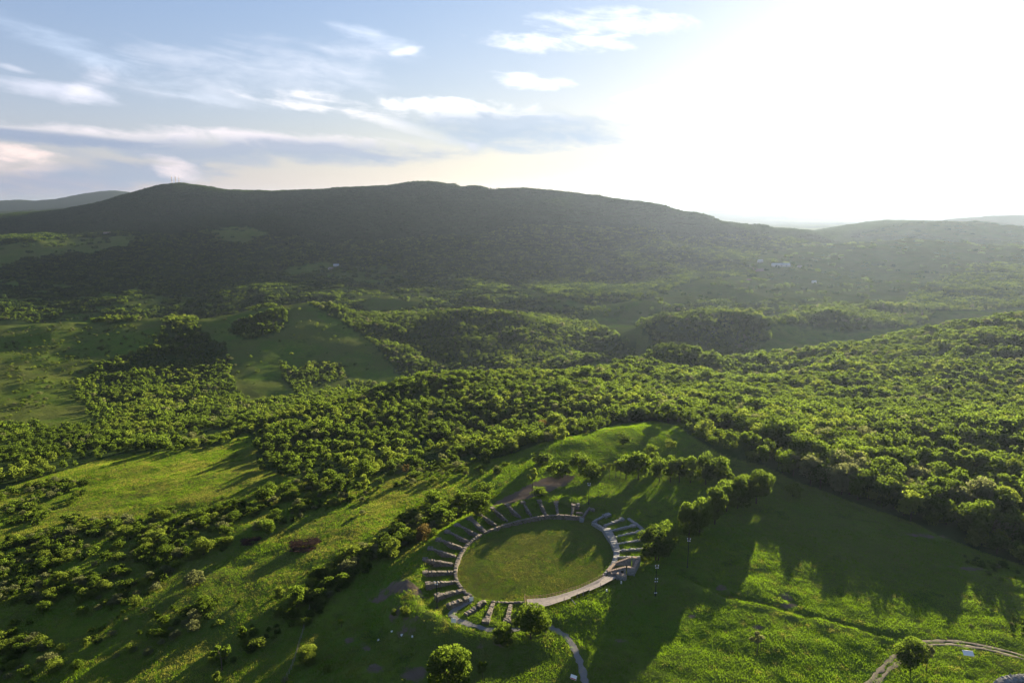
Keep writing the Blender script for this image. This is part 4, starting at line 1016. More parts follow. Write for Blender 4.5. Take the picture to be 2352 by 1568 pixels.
def trunk_mesh(seed, z0, stems=1, thick=.030):
    r = random.Random(seed); V, F = [], []
    for s in range(stems):
        bx, by = (0, 0) if stems == 1 else (r.uniform(-.08, .08), r.uniform(-.08, .08))
        p = (bx, by, -.03); rr = thick / (1 if stems == 1 else 1.4)
        top = (bx * 2 + r.uniform(-.03, .03), by * 2 + r.uniform(-.03, .03), z0 + .12)
        mid = ((p[0] + top[0]) / 2 + r.uniform(-.015, .015), (p[1] + top[1]) / 2, (z0 + .12) * .5)
        limb(V, F, p, mid, rr * 1.15, rr * .85); limb(V, F, mid, top, rr * .85, rr * .65)
        for k in range(4):
            a = r.uniform(0, 6.28); q = (top[0] + math.cos(a) * .27, top[1] + math.sin(a) * .27, min(.9, z0 + r.uniform(.28, .5)))
            limb(V, F, top, q, rr * .5, rr * .15, 5)
    me = bpy.data.meshes.new('trunk'); me.from_pydata(V, [], F); me.materials.append(BARK); me.update()
    return me
def form(seed, kind, n, leaf):
    if kind == 'round':  return leaf_cloud(seed, n, leaf, .06, 20, .235, .55)
    if kind == 'broad':  return leaf_cloud(seed, n, leaf, .07, 24, .205, .52)
    if kind == 'tall':   return leaf_cloud(seed, n, leaf, .05, 20, .235, .36, taper=.35)
    if kind == 'cone':   return leaf_cloud(seed, n, leaf, .05, 16, .200, .36, taper=.75)
    if kind == 'open':   return leaf_cloud(seed, n, leaf, .30, 10, .150, .55, fill=.3)
    if kind == 'bush':   return leaf_cloud(seed, n, leaf, -.02, 18, .215, .50)
    if kind == 'sprawl': return leaf_cloud(seed, n, leaf, -.04, 20, .170, .45)
# crown meshes, shared by all trees of a form
CROWN, TRUNK = {}, {}
for i, (k, z0) in enumerate((('round', .16), ('broad', .2), ('tall', .14), ('cone', .1), ('open', .3), ('bush', .02), ('sprawl', 0))):
    for v in range(3):
        CROWN[k, v] = mesh_from_quads('crown', form(100 + i * 10 + v, k, {'open': 900, 'sprawl': 1300}.get(k, 1700), .085), LEAF)
        TRUNK[k, v] = trunk_mesh(200 + i * 10 + v, z0, 3 if k in ('bush', 'sprawl') else 1)
    CROWN[k, 'fine'] = mesh_from_quads('crown', form(170 + i, k, 7200 if k != 'open' else 2600, .050), LEAF)
    TRUNK[k, 'fine'] = TRUNK[k, 0]

def set_leaf(o, m):
    if m is not LEAF:
        o.material_slots[0].link = 'OBJECT'; o.material_slots[0].material = m
def make_tree(name, pos, h, w, kind, v, leafm, label, cat, group=None, rot=0.0):
    t = empty(name, (pos[0], pos[1], pos[2] - .05), rot)
    tag(t, label, cat, group)
    c = bpy.data.objects.new('crown', CROWN[kind, v]); COL.objects.link(c); c.parent = t; c.scale = (w, w, h); set_leaf(c, leafm)
    k = bpy.data.objects.new('trunk', TRUNK[kind, v]); COL.objects.link(k); k.parent = t; k.scale = (w * .5 + h * .3, w * .5 + h * .3, h)
    return t

# ------------------------------------------------------------------ trees that stand apart, one by one
HERO_XY = []
def hero(pt, top, base, wpx, kind, v, leafm, label, group=None, name='tree', cat='tree', wmul=1.0):
    """pt: (crop function, x of the stem); top, base: picture heights in that crop; wpx: crown width in the crop"""
    cf, x = pt
    bx, by = cf(x, base); _, ty = cf(x, top); x0, _ = cf(x - wpx / 2, base); x1, _ = cf(x + wpx / 2, base)
    p = ground_at(bx, by)
    D = math.dist(p, (0, 0, CAMZ)); mpp = D / 1568 / (1 + ((bx - 1176) ** 2 + (by - 784) ** 2) / 1568 ** 2) ** .5
    ce = math.cos(math.asin((CAMZ - p[2]) / D))
    w = (x1 - x0) * mpp * 1.2
    h = max(.8, ((by - ty) * mpp * 1.14 - .14 * w * math.sqrt(1 - ce * ce)) / ce)
    HERO_XY.append((p[0], p[1], w * .5))
    return make_tree(name, p, h, w * wmul, kind, v, leafm, label, cat, group, random.uniform(0, 6.28))
c4, c6, c3, c5, cL, c1, cM = crop4, crop6, crop3, crop5, cropL, crop1, cropM
GA, GB = 'trees in the row behind the arena', 'trees in the slanting row beside the arena'
hero((c4, 430), 212, 402, 120, 'round', 0, LEAF, 'rounded tree at the left end of the row behind the arena, saplings beside it', GA)
hero((c4, 530), 192, 408, 170, 'broad', 1, LEAF, 'broad tree second along the row behind the arena, bushy to one side', GA)
hero((c4, 636), 112, 268, 118, 'tall', 0, LEAF, 'egg shaped tree standing behind the row of trees beyond the arena')
hero((c4, 705), 228, 424, 130, 'round', 2, LEAF, 'dense tree third along the row behind the arena, after the gap', GA)
hero((c4, 795), 226, 426, 110, 'tall', 1, LEAF, 'narrow tree in the middle of the row behind the arena', GA)
hero((c4, 868), 240, 432, 110, 'tall', 2, LEAF_D, 'narrow darker tree just right of the middle of the row behind the arena', GA)
hero((c4, 958), 220, 432, 150, 'broad', 0, LEAF, 'full tree next to the last pair of the row behind the arena', GA)
hero((c4, 1085), 212, 444, 150, 'round', 1, LEAF_D, 'large darker tree last but one in the row behind the arena', GA)
hero((c4, 1205), 230, 452, 170, 'broad', 2, LEAF, 'large tree ending the row behind the arena, by the dark meadow', GA)
hero((c4, 1500), 332, 600, 215, 'round', 'fine', LEAF, 'large round headed tree at the far end of the slanting row', GB)
hero((c4, 1345), 392, 640, 200, 'broad', 'fine', LEAF, 'bushy tree next to the large round one of the slanting row', GB)
hero((c4, 1255), 445, 668, 160, 'round', 1, LEAF, 'leaning bushy tree in the middle of the slanting row', GB)
hero((c4, 1160), 480, 770, 180, 'tall', 'fine', LEAF, 'tall full tree in the slanting row, left of the middle', GB)
hero((c4, 1035), 562, 850, 150, 'round', 0, LEAF, 'tree second before the gap in the slanting row', GB)
hero((c4, 945), 580, 905, 200, 'broad', 'fine', LEAF, 'bulky tree just above the gap in the slanting row', GB)
hero((c4, 790), 765, 1010, 170, 'round', 2, LEAF, 'pointed tree behind the end bush of the slanting row', GB)
hero((c4, 680), 812, 1070, 230, 'bush', 'fine', LEAF_D, 'dark dense bush tree at the near end of the slanting row, by the stone walls', GB)
hero((c4, 590), 1025, 1090, 90, 'sprawl', 0, LEAF_Y, 'low yellow green bush at the foot of the stepped wall building', None, 'bush', 'bush')
hero((c4, 1798), 440, 545, 112, 'bush', 0, LEAF_Y, 'single yellow green bush tree alone on the dark meadow', None)
hero((c4, 795), 78, 150, 76, 'round', 1, LEAF_Y, 'small round yellowish tree on the slope above the tree row')
hero((c4, 776), 30, 72, 40, 'open', 0, LEAF_Y, 'tiny thin yellowish tree upslope of the small round one')
hero((c4, 412), 26, 118, 110, 'bush', 1, LEAF_D, 'dark round bush alone on the upper meadow', None)
hero((c6, 350), 178, 480, 345, 'bush', 2, LEAF, 'bushy tree farthest left of the loose group above the bare earth')
hero((c6, 700), 405, 745, 420, 'broad', 1, LEAF, 'spreading tree standing on the bare brown earth')
hero((c6, 1115), 218, 600, 350, 'round', 0, LEAF, 'bright topped tree behind the bare earth patch')
hero((c6, 1365), 405, 740, 400, 'bush', 0, LEAF, 'round bushy tree at the right edge of the bare earth')
hero((c6, 165), 560, 985, 200, 'open', 1, LEAF_Y, 'slender young tree with thin stem on the bare earth')
hero((c6, 315), 910, 1135, 260, 'bush', 1, LEAF, 'low round bush between the bare earth and the grassy rim')
for i, (x, t, b, lab) in enumerate(((1595, 460, 690, 'thin sapling next to the round bushy tree, first of the saplings'), (1745, 445, 745, 'thin sapling second of the saplings before the tree row'), (1875, 395, 720, 'tallest thin sapling among those before the tree row'), (1960, 420, 760, 'thin sapling closest to the trees of the row'))):
    hero((c6, x), t, b, 150, 'open', i % 3, LEAF_Y, lab, 'saplings before the tree row', 'sapling')
# around the amphitheatre
hero((c3, 1868), 405, 655, 215, 'round', 'fine', LEAF, 'big full tree beside the path, in front of the wooden stand')
hero((c3, 1985), 500, 610, 60, 'open', 2, LEAF, 'small thin tree clinging to the right of the big tree by the path')
hero((c3, 1660), 548, 700, 155, 'bush', 'fine', LEAF, 'round bush tree left of the big tree, over the path')
hero((c3, 1240), 730, 1040, 300, 'broad', 'fine', LEAF, 'large leafy tree rising from the bottom edge below the arena')
hero((c3, 1500), 845, 985, 90, 'open', 1, LEAF, 'thin brushy sapling right of the large bottom tree', None, 'sapling')
hero((c3, 168), 716, 832, 150, 'bush', 'fine', LEAF_Y, 'round bright shrub by the wire fence', None, 'bush', 'bush')
hero((c3, 905), 408, 485, 72, 'bush', 0, LEAF_Y, 'small bright yellow green bush below the grassy rim', None, 'bush', 'bush')
hero((c3, 822), 432, 480, 44, 'bush', 1, LEAF_Y, 'tiny yellow green bush left of the small bright one', None, 'bush', 'bush')
hero((c3, 420), 500, 565, 50, 'open', 0, LEAF_Y, 'little sapling on the bare patch of the left slope', None, 'sapling')
hero((c3, 956), 765, 800, 30, 'open', 2, LEAF_Y, 'tiny sapling in the dark grass above the large bottom tree', None, 'sapling')
hero((c3, 900), 960, 1000, 34, 'open', 1, LEAF_Y, 'small sapling cut by the bottom edge', None, 'sapling')
hero((c5, 1280), 1250, 1478, 175, 'round', 'fine', LEAF, 'leafy tree where the dirt road bends')
hero((c5, 1398), 1288, 1478, 70, 'open', 0, LEAF_P, 'slender pale leaved tree next to the road bend')
hero((c5, 150), 1205, 1335, 115, 'open', 1, LEAF_P, 'pale wispy shrub on the rough ground right of the path', None, 'bush', 'bush')
hero((cL, 1585), 458, 580, 108, 'round', 0, LEAF, 'round tree at the upper left of the clump by the rim')
hero((cL, 1790), 470, 605, 105, 'tall', 1, LEAF, 'upright tree in the clump by the rim')
hero((cL, 1992), 405, 520, 122, 'round', 2, LEAF, 'round bright tree above the clump by the rim')
hero((cL, 1935), 492, 635, 195, 'bush', 'fine', LEAF, 'big dense dark tree against the grassy rim')
hero((cL, 1655), 562, 705, 175, 'bush', 2, LEAF, 'wide bush in the middle of the clump by the rim', None, 'bush', 'bush')
hero((cL, 1600), 688, 770, 110, 'bush', 0, LEAF_P, 'pale flowering bush near the brownish tree', None, 'bush', 'bush')
hero((cL, 1515), 738, 858, 100, 'round', 1, LEAF_B, 'brownish small tree close to the grassy rim')
hero((cL, 1285), 845, 975, 120, 'bush', 1, LEAF_Y, 'pale green round bush tree at the lower end of the clump')
hero((cL, 1060), 238, 380, 145, 'broad', 2, LEAF, 'largest round tree on the left slope among thickets')
hero((cL, 806), 300, 385, 84, 'round', 0, LEAF, 'round tree left of the largest one on the left slope')
hero((cL, 878), 365, 490, 95, 'tall', 2, LEAF_D, 'upright darker tree below the largest one on the left slope')
hero((cL, 1003), 385, 500, 90, 'open', 0, LEAF, 'light tree with visible stem on the left slope')
hero((cL, 1062), 345, 470, 78, 'tall', 0, LEAF_Y, 'bright narrow tree under the largest one on the left slope')
hero((cL, 660), 332, 440, 108, 'round', 1, LEAF_D, 'dark round tree at the meadow end of the left slope')
hero((cL, 350), 400, 500, 100, 'tall', 1, LEAF, 'tree at the lower tip of the lit meadow')
hero((cL, 300), 440, 540, 130, 'bush', 0, LEAF, 'bushy tree below the tip of the lit meadow')
hero((cL, 420), 1202, 1310, 80, 'tall', 0, LEAF_Y, 'bright upright tree at the left end of the hedge belt')
hero((cL, 550), 1205, 1365, 120, 'tall', 2, LEAF, 'tall tree at the left end of the hedge belt')
hero((cL, 1385), 265, 372, 60, 'open', 1, LEAF_B, 'bare greyish small tree among the green thickets')
hero((cL, 345), 690, 790, 90, 'round', 2, LEAF, 'tree above the dark reddish scrub on the left slope')
hero((cL, 2195), 70, 175, 90, 'tall', 1, LEAF_Y, 'pale yellowish tree at the wood edge above the slope')
hero((cM, 1495), 945, 1050, 75, 'tall', 0, LEAF_Y, 'tall bright tree standing out of the wood edge by the upper meadow')
hero((cM, 1455), 866, 980, 110, 'broad', 1, LEAF_Y, 'pale yellow green tree towering over the wood edge')
hero((cM, 1553), 890, 990, 75, 'tall', 2, LEAF_Y, 'yellowish tree right of the towering pale one')
hero((cM, 1370), 900, 990, 80, 'round', 0, LEAF_B, 'brownish yellow tree left of the towering pale one')
hero((cM, 1410), 985, 1040, 70, 'bush', 1, LEAF_P, 'whitish flowering bush below the towering pale tree', None, 'bush', 'bush')
hero((cropR, 1768), 868, 960, 120, 'round', 1, LEAF_P, 'pale blossoming round tree inside the right hand wood')
hero((cropR, 818), 855, 900, 90, 'round', 2, LEAF_P, 'small pale blossoming tree in the wood near the upper meadow')
hero((cropR, 1865), 1155, 1260, 70, 'cone', 0, LEAF_Y, 'pointed bright tree among the rounded trees of the right hand wood')
hero((crop2, 565), 186, 250, 65, 'round', 1, LEAF_D, 'dark round tree alone beside the lit meadow')
hero((crop2, 1375), 592, 700, 120, 'bush', 'fine', LEAF_Y, 'bright bush tree at the right end of the thicket')
hero((crop2, 1310), 818, 910, 120, 'bush', 0, LEAF_P, 'pale greyish bush on the open lower slope', None, 'bush', 'bush')
hero((crop2, 1640), 1195, 1290, 75, 'cone', 1, LEAF, 'small pointed tree near the fence, between bushes')
hero((crop2, 1500), 1325, 1480, 120, 'open', 2, LEAF, 'loose bush tree close to the bottom edge on the slope')
hero((crop2, 1470), 1485, 1570, 60, 'cone', 2, LEAF_Y, 'small bright pointed tree at the bottom edge on the slope')
hero((crop2, 915), 985, 1050, 85, 'bush', 1, LEAF_Y, 'yellow bush under the pale thicket on the lower slope', None, 'bush', 'bush')
# low reddish scrub
for (x, t, b, w, lab) in ((600, 800, 955, 330, 'wide dark reddish scrub on the left slope'), (190, 790, 900, 220, 'smaller dark reddish scrub left of the wide one')):
    for k in range(1):
        bx, by = cL(x, (t + b) / 2 + 20); p = ground_at(bx, by); HERO_XY.append((p[0], p[1], 12))
        o = bpy.data.objects.new('scrub', CROWN['sprawl', 1]); COL.objects.link(o); set_leaf(o, SCRUB)
        o.location = p; o.scale = (16 if w > 300 else 11, 11 if w > 300 else 7, 1.7); o.rotation_euler = (0, 0, .35)
        tag(o, lab, 'scrub')
HX = np.array(HERO_XY)
def clear_of_heroes(X, Y, k=.8):
    ok = np.ones(len(X), bool)
    for hx, hy, r in HX: ok &= (X - hx) ** 2 + (Y - hy) ** 2 > (r * k + .6) ** 2
    return ok

# ------------------------------------------------------------------ scattering with geometry nodes
def scatter(name, P, S, rot, vid, meshes, label=None):
    """one counted-as-stuff object: instances of the given meshes on points"""
    coll = bpy.data.collections.new(name + '_forms')
    for i, me in enumerate(meshes):
        coll.objects.link(bpy.data.objects.new('form_%02d' % i, me))
    me = bpy.data.meshes.new(name)
    me.vertices.add(len(P)); me.vertices.foreach_set('co', np.asarray(P, np.float32).ravel())
    a = me.attributes.new('size', 'FLOAT_VECTOR', 'POINT'); a.data.foreach_set('vector', np.asarray(S, np.float32).ravel())
    e = np.zeros((len(P), 3), np.float32); e[:, 2] = rot
    a = me.attributes.new('turn', 'FLOAT_VECTOR', 'POINT'); a.data.foreach_set('vector', e.ravel())
    a = me.attributes.new('form', 'INT', 'POINT'); a.data.foreach_set('value', np.asarray(vid, np.int32))
    o = bpy.data.objects.new(name, me); COL.objects.link(o)
    ng = bpy.data.node_groups.new(name, 'GeometryNodeTree')
    ng.interface.new_socket('Geometry', in_out='INPUT', socket_type='NodeSocketGeometry')
    ng.interface.new_socket('Geometry', in_out='OUTPUT', socket_type='NodeSocketGeometry')
    n, l = ng.nodes, ng.links
    gi, go = n.new('NodeGroupInput'), n.new('NodeGroupOutput')
    ci = n.new('GeometryNodeCollectionInfo'); ci.inputs['Collection'].default_value = coll
    ci.inputs['Separate Children'].default_value = True; ci.inputs['Reset Children'].default_value = True
    ip = n.new('GeometryNodeInstanceOnPoints'); ip.inputs['Pick Instance'].default_value = True
    def attr(nm, ty):
        q = n.new('GeometryNodeInputNamedAttribute'); q.data_type = ty; q.inputs['Name'].default_value = nm; return q.outputs['Attribute']
    er = n.new('FunctionNodeEulerToRotation'); l.new(attr('turn', 'FLOAT_VECTOR'), er.inputs[0])
    l.new(gi.outputs[0], ip.inputs['Points']); l.new(ci.outputs[0], ip.inputs['Instance'])
    l.new(attr('form', 'INT'), ip.inputs['Instance Index']); l.new(er.outputs[0], ip.inputs['Rotation'])
    l.new(attr('size', 'FLOAT_VECTOR'), ip.inputs['Scale']); l.new(ip.outputs[0], go.inputs[0])
    mo = o.modifiers.new('scatter', 'NODES'); mo.node_group = ng
    return tag(o, label, kind='stuff')
def jitter_grid(x0, x1, y0, y1, step, seed):
    r = np.random.default_rng(seed)
    X, Y = np.meshgrid(np.arange(x0, x1, step), np.arange(y0, y1, step))
    X = X.ravel() + r.uniform(-.42, .42, X.size) * step; Y = Y.ravel() + r.uniform(-.42, .42, Y.size) * step
    k = np.abs(X) < .86 * Y + 30
    return X[k], Y[k], r
def lod(kind, seed, n, leaf, m=None): return mesh_from_quads('crown', form(seed, kind, n, leaf), m or LEAF)

# near and middle woods: every tree a crown of its own
X, Y, r = jitter_grid(-1150, 1150, 205, 1300, 5.6, 21)
Z = zg(X, Y)
gaps = np.clip(1.15 + .9 * fbm(X / 24, Y / 24, 3, 85), .35, 1)
qx, qy = to_photo(X, Y, Z)
gaps = np.where((qx < 1000) & (qy > 1015), gaps * .62, gaps)
k = (r.random(len(X)) < wood_density(X, Y, Z) * gaps) & clear_of_heroes(X, Y)
hidden_px, hidden_py = to_photo(X, Y, Z)
k &= (hidden_px > -120) & (hidden_px < 2700)
X, Y, Z = X[k], Y[k], Z[k]
n = len(X)
patchv = fbm(X / 45, Y / 45, 3, 81)
hgt = 7.6 + 2.9 * patchv + r.normal(size=n) * 1.5
hgt = np.clip(hgt * (1 - .2 * (1 - smooth(X, 20, 60)) + .55 * smooth(X, 108, 160) * (1 - smooth(Y, 330, 480))), 3.6, 14.5)
wid = np.clip(hgt * r.uniform(.66, 1.06, n), 3.4, 11)
kinds = r.choice(6, n, p=[.34, .26, .16, .05, .06, .13])
px, py = to_photo(X, Y, Z)
D = np.hypot(X, Y)
show = np.where((px > 0) & (px < 2352) & (py < 1568), wid / D, 0)
order = np.argsort(-show)
IND = order[:205]
KN = ['round', 'broad', 'tall', 'cone', 'open', 'bush']
def wood_name(x, y):
    for lim, nm in ((300, 'thicket west of the lit meadow'), (660, 'thicket above the lit meadow'), (900, 'wood beside the lit meadow'), (1180, 'wood over the left slope'), (1440, 'wood by the towering tree'), (1620, 'wood at the meadow tip'),
                    (1760, 'wood opposite the tree row'), (1900, 'wood above the yellow bush'), (2080, 'wood over the dark meadow'), (2230, 'wood before the last corner')):
        if x < lim: return nm
    return 'corner of the right hand wood'
WORDS = {'round': 'rounded', 'broad': 'broad', 'tall': 'upright', 'cone': 'pointed', 'open': 'thin', 'bush': 'bushy'}
edge_in = wood_density(X, Y - 14, zg(X, Y - 14)) < .2; edge_2 = wood_density(X, Y - 30, zg(X, Y - 30)) < .2
for i in IND:
    kd = KN[kinds[i]]; wv = wood_name(px[i], py[i])
    lm, tone = [(LEAF, 'green'), (LEAF, 'green'), (LEAF, 'green'), (LEAF_D, 'dark green'), (LEAF_Y, 'yellow green'), (LEAF, 'green'), (LEAF_D, 'dark green'), (LEAF_P, 'pale')][int(r.integers(0, 8))]
    rank = 'at the edge' if edge_in[i] else 'near the edge' if edge_2[i] else 'deep'
    sz = 'tall' if hgt[i] > 11.2 else 'small' if hgt[i] < 8.8 else 'middling'
    make_tree('tree', (X[i], Y[i], Z[i]), hgt[i], wid[i], kd, int(r.integers(0, 3)), lm, f'{sz} {WORDS[kd]} {tone} tree {rank} in the {wv}', 'tree', f'trees of the {wv}', r.uniform(0, 6.28))
rest = np.ones(n, bool); rest[IND] = False
def forms_near():
    out = []
    for i, kd in enumerate(KN):
        for v, m in ((0, LEAF), (1, LEAF_D), (2, LEAF), (3, LEAF_Y), (4, LEAF_P)):
            out.append((kd, m))
    return out
FN = forms_near()
mesh_hi = [lod(kd, 300 + i, 620, .125, m) for i, (kd, m) in enumerate(FN)]
mesh_lo = [lod(kd, 400 + i, 230, .19, m) for i, (kd, m) in enumerate(FN)]
tone = np.clip((fbm(X / 40, Y / 40, 3, 83) * 1.2 + r.normal(size=n) * .45), -1.4, 1.4)
var = np.where(tone < -.45, 1, np.where(tone > .78, 3, np.where(r.random(n) < .5, 0, 2)))
var = np.where(r.random(n) < .035, 4, var)
vid = kinds * 5 + var
for nm, sel, ms in (('woodland', rest & (D < 620), mesh_hi), ('distant_woodland', rest & (D >= 620), mesh_lo)):
    scatter(nm, np.stack([X[sel], Y[sel], Z[sel] - .2], -1), np.stack([wid[sel], wid[sel], hgt[sel]], -1), r.uniform(0, 6.28, sel.sum()), vid[sel], ms)

# far woods on the slopes: instances are clumps of several crowns
def clump(seed, nt, spread, leaves, leaf, m):
    rr = np.random.default_rng(seed); parts = []
    for i in range(nt):
        kd = ['round', 'broad', 'tall', 'round'][int(rr.integers(0, 4))]
        V = form(seed * 17 + i, kd, leaves, leaf).copy()
        h, w = rr.uniform(.75, 1.2), rr.uniform(.7, 1.1)
        V[:, :2] *= w; V[:, 2] *= h
        V[:, 0] += rr.uniform(-spread, spread); V[:, 1] += rr.uniform(-spread, spread)
        parts.append(V)
    return mesh_from_quads('crowns', np.concatenate(parts), m)
X, Y, r = jitter_grid(-2300, 2300, 1300, 2400, 9.4, 23)
Z = zg(X, Y); k = r.random(len(X)) < wood_density(X, Y, Z)
X, Y, Z = X[k], Y[k], Z[k]; n = len(X)
cl = [clump(500 + i, 6, 1.15, 80, .30, [LEAF_F, LEAF_D, LEAF_F, LEAF][i % 4]) for i in range(8)]
s_ = 6.6 * r.uniform(.8, 1.2, n)
scatter('hillside_forest', np.stack([X, Y, Z - .5], -1), np.stack([s_, s_, s_ * r.uniform(.9, 1.2, n)], -1), r.uniform(0, 6.28, n), r.integers(0, 8, n), cl)
X, Y, r = jitter_grid(-3600, 3300, 2400, 4150, 14.0, 24)
Z = zg(X, Y); k = r.random(len(X)) < wood_density(X, Y, Z)
X, Y, Z = X[k], Y[k], Z[k]; n = len(X)
cl = [clump(540 + i, 13, 1.9, 34, .40, LEAF_F) for i in range(6)]
s_ = 5.4 * r.uniform(.85, 1.15, n)
mpx, mpy = to_photo(X, Y, Z); s_ = s_ * (1 + .7 * np.exp(-((mpx - 965) / 40) ** 2) * (Z > 170))
scatter('mountain_forest', np.stack([X, Y, Z - .5], -1), np.stack([s_, s_, s_ * r.uniform(.85, 1.15, n)], -1), r.uniform(0, 6.28, n), r.integers(0, 6, n), cl)

# bushes: the ones that show largest as things, the others together
BP, SH = [], []
for si, (poly, dens, h0, h1) in enumerate(SHRUBS):
    far = max(p[1] for p in poly) < 960
    g = [ground_at(*p) for p in poly]
    xs, ys = [q[0] for q in g], [q[1] for q in g]
    X, Y, r = jitter_grid(min(xs) - 5, max(xs) + 5, min(ys) - 5, max(ys) + 5, 3.1 if not far else 6, 600 + si)
    Z = zg(X, Y); px, py = to_photo(X, Y, Z)
    dn = dens * np.clip(1 + 1.1 * fbm(X / 14, Y / 14, 3, 91), 0, 2)
    k = inpoly(px + 12 * fbm(X / 9, Y / 9, 2, 92), py + 9 * fbm(X / 9, Y / 9, 2, 93), poly) & (r.random(len(X)) < dn) & clear_of_heroes(X, Y, .7)
    k &= polydist(X, Y, ROAD) > 2.5; k &= polydist(X, Y, PATH) > 2.0
    h = h0 + (h1 - h0) * r.random(k.sum()) ** 1.7
    BP.append(np.stack([X[k], Y[k], Z[k]], -1)); SH.append(h)
# single bushes on the open grass
X, Y, r = jitter_grid(-240, 200, 160, 420, 5.0, 640)
Z = zg(X, Y); px, py = to_photo(X, Y, Z)
u_, v_ = arena_uv(X, Y)
k = (r.random(len(X)) < np.where(px < 900, .085 * np.clip(1 + 1.8 * fbm(X / 25, Y / 25, 2, 95), 0, 3), .0)) & (np.hypot(u_, v_) > 2.2) & (wood_density(X, Y, Z) < .1) & ~inpoly(px, py, [(150, 1160), (200, 1090), (420, 1055), (640, 1075), (600, 1110), (480, 1155), (330, 1165), (190, 1215)]) & clear_of_heroes(X, Y, 1.2) & (polydist(X, Y, PATH) > 3)
BP.append(np.stack([X[k], Y[k], Z[k]], -1)); SH.append(r.uniform(.7, 2.2, k.sum()))
BP, SH = np.concatenate(BP), np.concatenate(SH)
r = np.random.default_rng(77); n = len(BP)
wid = SH * r.uniform(.95, 1.5, n)
px, py = to_photo(BP[:, 0], BP[:, 1], BP[:, 2])
show = np.where((px > 0) & (px < 2352) & (py < 1560), wid / np.hypot(BP[:, 0], BP[:, 1]), 0)
IND = np.argsort(-show)[:270]
def slope_name(x, y):
    if x > 1400: return 'beside the dirt road' if y > 1380 else 'at the foot of the right hand wood'
    if x > 880 and y < 1290: return 'in the clump by the rim, ' + ('upper end' if x > 1010 else 'middle' if x > 950 else 'lower end')
    if x > 590 and y > 1220: return 'in the hedge belt, ' + ('upper end' if y < 1290 else 'middle' if y < 1370 else 'lower end')
    if y > 1400: return 'in the bottom left corner' if x < 220 else 'low on the left slope' if x < 460 else 'near the wire fence'
    if y < 1130: return 'by the wood edge over the left slope'
    if x < 250: return 'at the far left of the thicket, ' + ('upper part' if y < 1260 else 'lower part')
    return 'in the thicket ' + ('below the lit meadow' if x < 480 else 'beside the dark scrub') + (', upper part' if y < 1240 else ', lower part')
for i in IND:
    kd = ['bush', 'bush', 'sprawl', 'round'][int(r.integers(0, 4))]
    lm, tn = [(LEAF, 'green'), (LEAF, 'green'), (LEAF_Y, 'yellow green'), (LEAF_D, 'dark green'), (LEAF, 'green'), (LEAF_P, 'pale'), (LEAF_Y, 'yellow green')][int(r.integers(0, 7))]
    big = 'large' if SH[i] > 3.7 else 'small' if SH[i] < 2.6 else 'middling'
    shp = {'bush': 'domed', 'sprawl': 'spreading', 'round': 'rounded'}[kd]
    o = bpy.data.objects.new('bush', CROWN[kd, int(r.integers(0, 3))]); COL.objects.link(o); set_leaf(o, lm)
    o.location = (BP[i, 0], BP[i, 1], BP[i, 2] - .15); o.scale = (wid[i], wid[i], SH[i]); o.rotation_euler = (0, 0, r.uniform(0, 6.28))
    wv = slope_name(px[i], py[i])
    tag(o, f'{big} {shp} {tn} bush {wv}', 'bush', f'bushes {wv}')
rest = np.ones(n, bool); rest[IND] = False
bm_ = [lod('bush', 700 + i, 330, .17, [LEAF, LEAF_Y, LEAF_D, LEAF, LEAF_P, LEAF_D][i]) for i in range(6)]
scatter('undergrowth', BP[rest] - np.array([0, 0, .15]), np.stack([wid[rest], wid[rest], SH[rest]], -1), r.uniform(0, 6.28, rest.sum()), r.integers(0, 6, rest.sum()), bm_)

# ------------------------------------------------------------------ grass: tufts on the near meadow
def grass_mat(name, a, b2, t):
    b = NB(name); v = b.noise(.05, 4, b.pos(), .6); v2 = b.noise(.5, 3, b.pos())
    f = b.math('ADD', b.step(v, .38, .62, 0.0, .75), b.math('MULTIPLY', b.math('SUBTRACT', v2, .35), .6))
    c = b.mix(f, a, b2)
    dif = b.new('ShaderNodeBsdfDiffuse', {'Color': c}); tr = b.new('ShaderNodeBsdfTranslucent', {'Color': b.mix(f, t, tuple(k * 1.3 for k in t))})
    mx = b.new('ShaderNodeMixShader', {0: .5}); b.l.new(dif.outputs[0], mx.inputs[1]); b.l.new(tr.outputs[0], mx.inputs[2])
    return b.out(mx.outputs[0])
GRASS = grass_mat('grass_blades', (.078, .155, .011), (.128, .182, .018), (.150, .255, .008))
GRASSDRY = grass_mat('dry_grass_blades', (.135, .135, .038), (.11, .145, .028), (.26, .27, .04))
def tuft(seed, n, spread, h, w, m):
    r = np.random.default_rng(seed)
    c = np.stack([r.uniform(-spread, spread, n), r.uniform(-spread, spread, n), np.zeros(n)], -1)
    a = r.uniform(0, 6.28, n); d = np.stack([np.cos(a), np.sin(a), np.zeros(n)], -1)
    lean = r.normal(size=(n, 3)) * .35; lean[:, 2] = 1
    hh = h * r.uniform(.5, 1.3, n)[:, None]; ww = w * r.uniform(.7, 1.3, n)[:, None]
    b0, b1 = c - d * ww / 2, c + d * ww / 2
    t1, t0 = b1 + lean * hh - d * ww * .3, b0 + lean * hh + d * ww * .3
    b0[:, 2] -= .1; b1[:, 2] -= .1
    return mesh_from_quads('tuft', np.stack([b0, b1, t1, t0], 1).reshape(-1, 3), m)
TRACKS = [[g2(*cropB(*q)) for q in ((360, 370), (480, 500), (580, 610), (690, 720))], [g2(*q) for q in ((1850, 1200), (1900, 1250), (2000, 1340), (2080, 1410), (2140, 1465))], [g2(*q) for q in ((1560, 1330), (1680, 1384), (1800, 1412), (1920, 1442), (2060, 1474))],
          [g2(*q) for q in ((900, 1340), (800, 1420), (730, 1500), (690, 1568))], [g2(*q) for q in ((250, 1160), (430, 1110), (560, 1085))]]
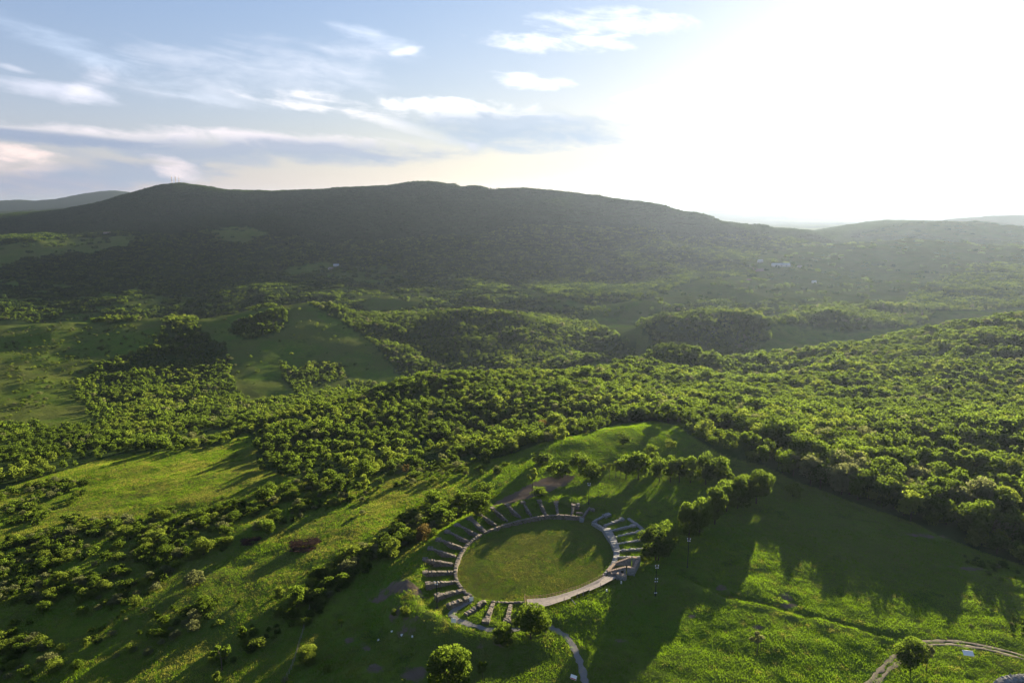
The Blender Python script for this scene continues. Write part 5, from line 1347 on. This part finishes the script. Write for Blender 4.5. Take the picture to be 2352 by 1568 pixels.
X, Y, r = jitter_grid(-330, 380, 148, 470, 1.2, 31)
px, py = to_photo(X, Y, 0 * X)
Z = zg(X, Y)
px, py = to_photo(X, Y, Z)
vis = (px > -60) & (px < 2420) & (py < 1640) & (wood_density(X, Y, Z) < .3)
X, Y, Z = X[vis], Y[vis], Z[vis]
ii = np.clip(np.searchsorted(rows, Y), 0, NR - 1); jj = np.clip(((X / Y - ts[0]) / (ts[1] - ts[0])).round().astype(int), 0, NC - 1)
bare_here = barem[ii, jj]
u_, v_ = arena_uv(X, Y); rho = np.hypot(u_, v_)
k = (r.random(len(X)) > bare_here * 1.3) & (polydist(X, Y, PATH) > 1.05 + .3 * fbm(X / 1.5, Y / 1.5, 2, 107))
for tr in TRACKS:
    td_ = polydist(X, Y, tr); k &= ~((td_ > .45) & (td_ < 1.25) & (r.random(len(X)) < .8))
rd = polydist(X, Y, ROAD); k &= (rd > 1.7) | (rd < .28)
X, Y, Z, rho = X[k], Y[k], Z[k], rho[k]; n = len(X)
tall = np.clip(.85 + .3 * fbm(X / 13, Y / 13, 3, 101), .4, 1.4) * np.where(rho < 1.02, .38, 1.0)
tall = tall * np.where((X > 40) & (Y > 235), .6, 1.0)
pa, pb = np.array(g2(1800, 1190)), np.array(g2(2120, 1440)); dr_ = (pb - pa) / np.linalg.norm(pb - pa)
al, ac = X * dr_[0] + Y * dr_[1], -X * dr_[1] + Y * dr_[0]
tall = tall * np.where(X > 35, 1 + .42 * fbm(ac / 1.6, al / 26, 2, 105), 1 + .38 * fbm((X * .55 - Y * .83) / 3.2, (X * .83 + Y * .55) / 28, 2, 106))
tall = tall * np.clip(420 / (Y + 60), .5, 1)
ars = rho < 1.0
tf = [tuft(800 + i, 30, .95, .26, .11, GRASS) for i in range(6)]
td = [tuft(820 + i, 30, .95, .26, .11, GRASSDRY) for i in range(4)]
dryp = r.random(n) < np.where(ars, np.clip(.68 + .5 * fbm(X / 8, Y / 8, 3, 103), .1, .95), .06 + .42 * (1 - smooth(X, -45, 0)) * np.clip(1 + fbm(X / 18, Y / 18, 3, 104), .2, 2))
for nm, sel, ms in (('grass', ~dryp, tf), ('dry_grass', dryp, td)):
    s_ = np.stack([np.ones(sel.sum()), np.ones(sel.sum()), tall[sel]], -1)
    scatter(nm, np.stack([X[sel], Y[sel], Z[sel]], -1), s_, r.uniform(0, 6.28, sel.sum()), r.integers(0, len(ms), sel.sum()), ms)
